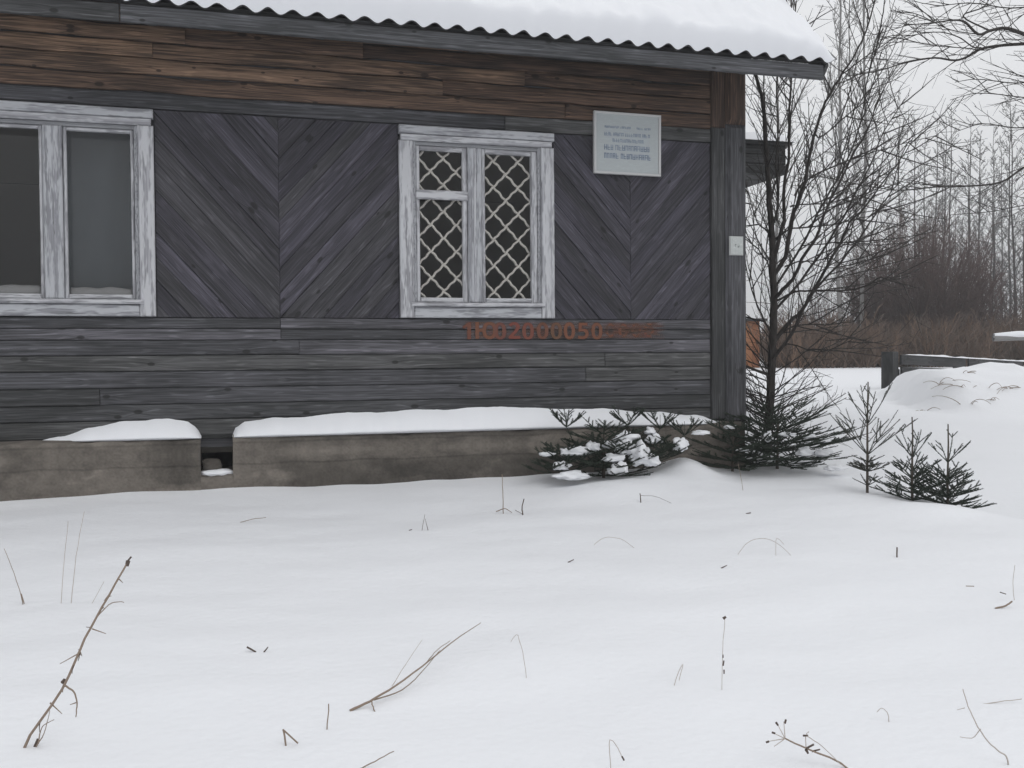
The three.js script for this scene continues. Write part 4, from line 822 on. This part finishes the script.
// low reddish scrub along the field edge: one mass
{
  const G = new Geo(), r = rngOf(1401);
  for (let k = 0; k < 10; k++) { const p = twigPath(new THREE.Vector3((r() - 0.5) * 0.3, -0.05, (r() - 0.5) * 0.3), new THREE.Vector3((r() - 0.5) * 1.3, 1, (r() - 0.5) * 1.3), 0.9 + 0.5 * r(), 3, r, 0, 0.25); G.tube(p, 0.009, 0.004, 3, false); dress(G, p, r, { start: 0.15, gap: 0.09, len: 0.32, ang: 0.6, up: 0.1, n: 1, bend: 0, wob: 0.2, r: 0.005 }); }
  const n = 1500, im = new THREE.InstancedMesh(G.build(), M.redTwig, n), m = new THREE.Matrix4(), q = new THREE.Quaternion(), c = new THREE.Color();
  for (let k = 0; k < n; k++) {
    const dep = 23 + r() * 17, u = (0.262 + 0.36 * r()) * dep, x = -3.88 + 0.9592 * u + 0.2828 * dep, z = 6.84 + 0.2828 * u - 0.9592 * dep;
    const s = 0.85 + 0.45 * r(); q.setFromAxisAngle(new THREE.Vector3(0, 1, 0), r() * 6.28);
    m.compose(new THREE.Vector3(x, groundH(x, z), z), q, new THREE.Vector3(s * 1.3, s * (0.6 + 0.4 * r()), s * 1.3)); im.setMatrixAt(k, m);
    const t = 0.7 + 0.6 * r(), w = 0.9 + 0.2 * r(); im.setColorAt(k, c.setRGB(t * w, t, t * (1.9 - w) * 1.05));
  }
  im.name = 'red_scrub'; im.castShadow = im.receiveShadow = true; im.userData = { kind: 'stuff', label: 'low reddish brown scrub along the far side of the snow field', category: 'scrub' }; scene.add(im);
}

// ---------------------------------------------------------------- far shed, fence, snow caps
{
  const x = 8.68, z = -14.6, y = groundH(x, z);
  const s = thing('far_shed', 'small orange wooden shed glimpsed far off beside the house corner', 'shed', null, [x, y, z]);
  const om = [[0.36, 0.15, 0.07], [0.30, 0.12, 0.055], [0.42, 0.19, 0.09]].map(c => std({ color: new THREE.Color().setRGB(...c), map: null }));
  for (let k = 0; k < 16; k++) part('wall_board', boardGeo(rect(-3.2 + k * 0.2, -3.005 + k * 0.2, -0.3, 1.12), 0, 0.03, 0.006, Math.PI / 2, k, 0), om[k % 3], s);
  part('side_wall', box(-0.03, 0.0, -0.3, 1.12, -2.4, -0.032), om[1], s); part('side_wall', box(-3.2, -3.17, -0.3, 1.12, -2.4, -0.032), om[1], s); part('back_wall', box(-3.2, 0, -0.3, 1.12, -2.45, -2.402), om[1], s);
  part('roof', box(-3.35, 0.12, 1.122, 1.18, -2.6, 0.15), M.grey[3], s);
}
{
  const f = thing('board_fence', 'dark weathered board fence with a stout post behind the snow heap', 'fence', null, [5.15, 0, -5.08]);
  const A = new THREE.Vector2(5.15, -5.08), B = new THREE.Vector2(10.9, -7.75), L = A.distanceTo(B), dir = Math.atan2(-(B.y - A.y), B.x - A.x);
  f.rotation.y = dir;
  const gy = groundH(5.15, -5.08);
  const post = (x, top, w) => { const y0 = groundH(5.15 + x * Math.cos(dir), -5.08 - x * Math.sin(dir)) - 0.3; part('post', boardGeo(rect(x - w / 2, x + w / 2, y0, top), w / 2, w, 0.012, Math.PI / 2, x, 0), M.grey[3], f); };
  post(0, 1.645, 0.17); post(0.20, 1.40, 0.06); post(2.1, 1.58, 0.12); post(4.2, 1.5, 0.12); post(6.2, 1.44, 0.12);
  const drop = x => -0.030 * x;
  for (let k = 0; k < 3; k++) for (let q = 0; q < 3; q++) { // boards
    const x0 = q * 2.1 + 0.09, x1 = q * 2.1 + 2.08, y0 = 1.60 - k * 0.165, h = 0.135;
    part('board', boardGeo([[x0, y0 - h + drop(x0)], [x1, y0 - h + drop(x1)], [x1, y0 + drop(x1)], [x0, y0 + drop(x0)]], 0.125 + 0.004 * q + 0.006 * k, 0.03, 0.005, 0, q + k * 0.4, k), M.grey[[3, 1, 3][(k + q) % 3]], f);
  }
  // snow along the top board
  const G = new Geo(), n = 90, R = [];
  for (let k = 0; k <= n; k++) { const x = lerp(0.12, 6.2, k / n), h = 0.028 * (0.8 + 0.7 * N(x * 3, 2, 5)) * smooth(0, 0.06, k / n), y = 1.604 + drop(x); R.push([[-0.026, 0], [-0.022, h * 0.7], [0, h], [0.022, h * 0.7], [0.026, 0]].map(([dz, dy]) => G.v(x, y + Math.max(0.001, dy), 0.115 + dz, x, dz))); }
  for (let k = 0; k < n; k++) for (let q = 0; q < 4; q++) G.quad(R[k][q + 1], R[k + 1][q + 1], R[k + 1][q], R[k][q]);
  const s = single('fence_snow', G.build(), M.softSnow, { label: 'thin line of snow lying along the top board of the fence', category: 'snow' });
  s.position.set(5.15, 0, -5.08); s.rotation.y = dir;
  // snow-covered log lying in the scrub
  const lg = thing('snowy_log', 'snow covered log lying before the scrub beyond the fence', 'log', null, [12.5, 1.975, -11.27]);
  part('trunk', tubeGeo([[0, 0, 0], [0.8, 0.02, 0.25], [1.8, 0.03, 0.5], [3, 0.0, 0.9]], 0.07, 0.06, 9), M.paleBark, lg);
  const H = new Geo(); H.tube([[0.02, 0.06, 0], [0.5, 0.07, 0.15], [0.8, 0.07, 0.25], [1.8, 0.08, 0.5], [2.9, 0.06, 0.88]], [0.05, 0.09, 0.085, 0.1, 0.07], 0, 9); part('snow_cover', H.build(), M.softSnow, lg);
  for (const lx of [1.3, 2.6]) part('support', tubeGeo([[lx, -1.0, 0.12 + lx * 0.25], [lx + 0.05, -0.06, 0.12 + lx * 0.25]], 0.03, 0.03, 7), M.twig, lg);
}

// ---------------------------------------------------------------- young spruces
function needled(pts, r, o) { // a spruce shoot: stem and needles
  const G = new Geo(); G.tube(pts, o.sr ?? 0.0032, 0.0018, 4);
  const D = new THREE.Vector3(), S = new THREE.Vector3(), U = new THREE.Vector3(), W = new THREE.Vector3();
  for (let k = 1; k < pts.length; k++) {
    const a = V3(pts[k - 1]), b = V3(pts[k]), L = a.distanceTo(b), t = b.clone().sub(a).normalize(), m = Math.ceil(L * o.density);
    S.set(t.z, 0.01, -t.x).normalize(); U.crossVectors(t, S);
    for (let q = 0; q < m; q++) {
      const p = a.clone().lerp(b, r()), an = r() * Math.PI * 2, ln = o.nl * (0.7 + 0.5 * r());
      D.copy(t).multiplyScalar(0.75).addScaledVector(S, Math.cos(an) * 0.8).addScaledVector(U, Math.sin(an) * 0.62).normalize();
      W.crossVectors(D, t).normalize().multiplyScalar(o.nw);
      const i = G.v(p.x - W.x, p.y - W.y, p.z - W.z), j = G.v(p.x + W.x, p.y + W.y, p.z + W.z), l = G.v(p.x + D.x * ln, p.y + D.y * ln, p.z + D.z * ln);
      G.tri(i, j, l);
    }
  }
  return G.build();
}
function spruceBranch(parent, p, dir, len, r, o) {
  const pts = twigPath(p, dir, len, 5, r, o.bend ?? 0.06, 0.10);
  const m = part('branch', needled(pts, r, o), o.mat, parent);
  if (len > 0.13) for (let k = 0; k < Math.round(len / (o.side ?? 0.055)); k++) {
    const f = 0.2 + 0.7 * r(), q = Math.min(4, Math.floor(f * 5)), a = V3(pts[q]).lerp(V3(pts[q + 1]), f * 5 - q), t = V3(pts[q + 1]).sub(V3(pts[q])).normalize();
    const s = new THREE.Vector3(t.z, 0, -t.x).normalize().multiplyScalar(r() < 0.5 ? -1 : 1), d = t.clone().multiplyScalar(0.75).addScaledVector(s, 0.65); d.y += 0.08;
    part('side_shoot', needled(twigPath(a, d, len * (0.55 - 0.35 * f) * (0.7 + 0.6 * r()), 3, r, 0.03, 0.1), r, o), o.mat, m);
  }
  return pts;
}
function spruce(label, x, z, h, whorls, seed, opt = {}) {
  const y = groundH(x, z) - (opt.sink ?? 0.045), r = rngOf(seed), t = thing('young_spruce', label, 'spruce', 'young spruces by the house', [x, y, z]);
  const lean = opt.lean || [0, 0], st = []; for (let k = 0; k <= 6; k++) { const f = k / 6; st.push([lean[0] * f * f + (r() - 0.5) * 0.008, -0.15 + (h + 0.15) * f, lean[1] * f * f]); }
  part('trunk', tubeGeo(st, opt.tr ?? 0.011, 0.004, 6), M.stemBark, t);
  const o = Object.assign({ density: 1000, nl: 0.012, nw: 0.0014, bend: 0.025, mat: M.needle }, opt.needles || {});
  part('leader', needled([[lean[0] * 0.75, h * 0.8, lean[1] * 0.75], [lean[0], h, lean[1]]], r, Object.assign({}, o, { density: 650 })), o.mat, t);
  for (const [f, n, len, rise] of whorls) {
    const a0 = r() * 6.28;
    for (let k = 0; k < n; k++) {
      const a = a0 + (k + (r() - 0.5) * 0.5) / n * Math.PI * 2;
      spruceBranch(t, new THREE.Vector3(lean[0] * f * f, h * f, lean[1] * f * f), new THREE.Vector3(Math.cos(a), rise * (0.8 + 0.4 * r()), Math.sin(a)), len * (0.75 + 0.45 * r()), r, Object.assign({}, o, { bend: opt.bend ?? 0.03, side: f > 0.36 && !opt.tr ? 0.10 : opt.tr ? 0.055 : 0.034 }));
    }
  }
  return t;
}
function clump(parent, x, y, z, rx, ry, rz, seed) { // soft lump of snow caught on the branches
  const g = new THREE.SphereGeometry(1, 20, 14), p = g.attributes.position;
  for (let k = 0; k < p.count; k++) {
    const a = p.getX(k), b = p.getY(k), c = p.getZ(k), d = 1 + 0.55 * N(a * 1.5 + seed, b * 1.5, c * 1.5) + 0.28 * N(a * 3.6, b * 3.6 + seed, c * 3.6);
    p.setXYZ(k, x + a * rx * d, y + (b < 0 ? b * 0.45 : b) * ry * d, z + c * rz * d);
  }
  g.computeVertexNormals(); part('snow_clump', g, M.softSnow, parent);
}
// the three standing clear of the house
spruce('sparse young spruce with bare upright leader, thinnest of the group beside the snow hump', 0.345, 1.03, 0.80, [[0.12, 5, 0.13, 0.45], [0.24, 8, 0.15, 0.3], [0.28, 8, 0.12, 0.2], [0.32, 9, 0.10, 0.3], [0.38, 7, 0.33, 0.95], [0.64, 5, 0.24, 1.6]], 1501, { needles: { density: 800, mat: M.needleDull } });
spruce('bushy young spruce with one tall pale leader, between the sparse spruce and the broad one', 0.515, 1.27, 0.60, [[0.08, 7, 0.24, 0.18], [0.16, 7, 0.22, 0.3], [0.24, 6, 0.19, 0.4], [0.32, 6, 0.18, 0.6], [0.40, 6, 0.17, 0.8], [0.55, 6, 0.2, 1.2]], 1511);
spruce('broad dense young spruce spreading low over the snow at the end of the group', 0.72, 1.36, 0.60, [[0.05, 8, 0.26, 0.05], [0.12, 8, 0.27, 0.15], [0.19, 8, 0.25, 0.3], [0.27, 7, 0.23, 0.4], [0.34, 6, 0.2, 0.5], [0.40, 6, 0.17, 0.7], [0.58, 5, 0.19, 1.1]], 1521);
// the spruce at the foot of the bush
{
  const t = spruce('wide spreading spruce with clumps of snow at the foot of the leafless bush', 0.17, 0.18, 0.36, [[0.08, 9, 0.46, 0.0], [0.2, 11, 0.52, 0.05], [0.35, 11, 0.52, 0.12], [0.5, 11, 0.5, 0.16], [0.65, 10, 0.46, 0.22], [0.8, 9, 0.4, 0.3], [0.95, 7, 0.3, 0.45]], 1531, { sink: 0, tr: 0.016, bend: 0.015, needles: { density: 1100 } });
  for (const [a, b, c, x, y, z] of [[0.10, 0.13, 0.22, 0.07, 0.045, 0.05], [0.24, 0.12, 0.24, 0.07, 0.04, 0.05], [-0.20, 0.25, 0.2, 0.035, 0.05, 0.03], [-0.05, 0.27, 0.22, 0.06, 0.02, 0.04], [0.14, 0.25, 0.2, 0.05, 0.02, 0.04], [0.28, 0.02, 0.32, 0.09, 0.03, 0.05], [-0.4, 0.32, 0.0, 0.05, 0.02, 0.03], [-0.36, 0.16, 0.12, 0.05, 0.015, 0.03], [0.36, 0.2, 0.1, 0.05, 0.012, 0.03]]) clump(t, a, b, c, x, y, z, a * 31);
}
// low spruce filling the gap to the house corner
spruce('low dark spruce without snow clumps at the foundation end by the house corner', -0.24, 0.24, 0.30, [[0.1, 9, 0.34, 0.05], [0.25, 9, 0.36, 0.12], [0.45, 9, 0.34, 0.2], [0.65, 8, 0.3, 0.3], [0.9, 7, 0.24, 0.5]], 1551, { sink: 0, tr: 0.014, bend: 0.02, needles: { density: 1000 } });
// the snow-laden spruce bent over against the foundation
{
  const t = spruce('snow laden spruce bowed against the concrete foundation below the grilled window', -1.30, 0.34, 0.34, [[0.05, 8, 0.36, 0.0], [0.2, 9, 0.38, 0.1], [0.45, 9, 0.36, 0.18], [0.7, 8, 0.3, 0.25], [0.9, 6, 0.22, 0.35]], 1541, { sink: 0, tr: 0.016, needles: { density: 950 } });
  const r = rngOf(1547), o = { density: 1000, nl: 0.015, nw: 0.0015, mat: M.needle };
  for (const [x, y, z, n] of [[-0.26, 0.36, -0.04, 7], [0.20, 0.36, -0.04, 7], [0.44, 0.33, -0.02, 7], [0.62, 0.28, 0.0, 6]]) { // tips standing up
    part('branch', needled([[x * 0.6, 0.12, 0], [x, y, z], [x, y + 0.10, z]], r, o), o.mat, t);
    for (let k = 0; k < n; k++) { const a = k / n * 6.28 + r(); spruceBranch(t, new THREE.Vector3(x, y, z), new THREE.Vector3(Math.cos(a), 0.55, Math.sin(a) * 0.6), 0.17, r, o); }
  }
  for (let k = 0; k < 22; k++) { const a = r() * 6.28; spruceBranch(t, new THREE.Vector3(-0.34 + (r() - 0.5) * 0.2, 0.05 + r() * 0.12, 0.06), new THREE.Vector3(Math.cos(a), 0.12, Math.sin(a) * 0.8), 0.2, r, o); }
  for (let k = 0; k < 46; k++) { const a = r() * 6.28; spruceBranch(t, new THREE.Vector3(0.12 + (r() - 0.5) * 0.95, 0.05 + r() * 0.16, (r() - 0.5) * 0.16), new THREE.Vector3(Math.cos(a), 0.2, Math.sin(a) * 0.7), 0.26, r, o); }
  for (const [a, b, c, x, y, z] of [[-0.24, 0.20, 0.10, 0.10, 0.032, 0.05], [-0.10, 0.225, 0.08, 0.04, 0.035, 0.04], [0.02, 0.235, 0.07, 0.04, 0.03, 0.04], [0.16, 0.275, 0.05, 0.085, 0.042, 0.05], [0.13, 0.205, 0.12, 0.075, 0.055, 0.05], [0.22, 0.15, 0.16, 0.07, 0.08, 0.05], [0.02, 0.15, 0.16, 0.07, 0.032, 0.05], [0.03, 0.075, 0.2, 0.06, 0.045, 0.05], [-0.30, 0.05, 0.2, 0.11, 0.03, 0.05], [-0.36, 0.11, 0.15, 0.05, 0.03, 0.04], [0.38, 0.26, 0.04, 0.06, 0.032, 0.04], [0.58, 0.21, 0.04, 0.05, 0.05, 0.04], [0.36, 0.32, 0.0, 0.035, 0.025, 0.03], [0.74, 0.30, 0.03, 0.06, 0.018, 0.03], [0.30, 0.12, 0.16, 0.05, 0.05, 0.05], [-0.44, 0.19, 0.08, 0.045, 0.016, 0.03]]) clump(t, a, b - 0.01, c - 0.02, x * 1.1, y * 1.25, z * 1.2, a * 47 + 3);
}

// dry grass on the heap by the fence
{
  const r = rngOf(1601);
  for (const [x, z] of [[3.79, -2.67], [4.17, -2.56], [4.44, -2.48], [4.66, -2.41], [4.05, -2.75], [4.3, -2.2], [4.76, -2.38], [4.5, -2.9], [3.95, -2.2]]) {
    const t = thing('grass_tuft', 'few dry grass blades bent over on the snow heap by the fence', 'grass', 'dry grass on the snow heap', [x, groundH(x, z), z]);
    for (let k = 0; k < 4; k++) { const a = r() * 6.28; part('blade', tubeGeo(twigPath(new THREE.Vector3((r() - 0.5) * 0.1, -0.02, (r() - 0.5) * 0.1), new THREE.Vector3(Math.cos(a) * 0.9, 0.6, Math.sin(a) * 0.5), 0.12 + 0.22 * r(), 6, r, -0.22, 0.15), 0.0045, 0.002, 4), M.straw, t); }
  }
}
// ---------------------------------------------------------------- dry weeds and twigs showing through the snow
for (const [name, label, category, lines] of weeds) {
  const first = lines[0][2][0], low = lines[0][2].reduce((a, b) => b[1] < a[1] ? b : a, first);
  const gy = groundH(low[0], low[2]), pos = [low[0], gy, low[2]];
  const G = new Geo(), rr = rngOf(label.length * 31 + 7);
  const g = new THREE.Group();
  let k = 0; const t = thing(name, label, category, 'dry weeds in the snow field', pos);
  for (const [r0, r1, pts] of lines) {
    let P = pts.map(p => [p[0] - low[0], p[1] - low[1], p[2] - low[2]]);
    if (k === 0 && name !== 'straw' && name !== 'fallen_twig' && name !== 'twig_chips') { const f = P.indexOf(P.reduce((a, b) => b[1] < a[1] ? b : a, P[0])), b = P[f].slice(); b[1] -= 0.05; if (f === 0) P.unshift(b); else if (f === P.length - 1) P.push(b); }
    const sub = P.length > 2 ? curve(P, 4).map((p, i) => i ? p.map(v => v + (rr() - 0.5) * 0.0022) : p) : P;
    const thin = r0 < 1.7, head = P.length === 2 && r0 >= 2.3 && k > 0 && Math.hypot(P[1][0] - P[0][0], P[1][1] - P[0][1]) < 0.03;
    part(k === 0 ? 'stem' : head ? 'seed_head' : 'side_stem', tubeGeo(sub, r0 * 0.001, r1 * 0.001, 6), head ? M.darkStraw : (name === 'twig_chips' || name === 'weed_stub') ? M.darkStraw : thin ? M.paleStraw : M.straw, t); k++;
    if (k === 1 && lines.length > 13 && name === 'weed_stalk') for (let q = 0; q < 26; q++) { // dried leaf scraps and bracts along the stem
      const b = sub[Math.floor(Math.pow(rr(), 1.4) * (sub.length - 1))], d = new THREE.Vector3(rr() - 0.5, rr() - 0.75, rr() - 0.5);
      part('leaf_scrap', tubeGeo(twigPath(new THREE.Vector3(...b), d, 0.008 + 0.028 * rr(), 3, rr, -0.1, 0.7), 0.0014 + 0.0016 * rr(), 0.0008, 4), rr() < 0.4 ? M.darkStraw : M.straw, t);
    }
  }
}

// ---------------------------------------------------------------- draw
const renderer = new THREE.WebGLRenderer({ antialias: true });
renderer.setSize(1024, 768);
renderer.shadowMap.enabled = true; renderer.shadowMap.type = THREE.PCFSoftShadowMap;
renderer.toneMapping = THREE.LinearToneMapping; renderer.toneMappingExposure = EXPOSURE;
document.body.appendChild(renderer.domElement);
renderer.render(scene, camera);
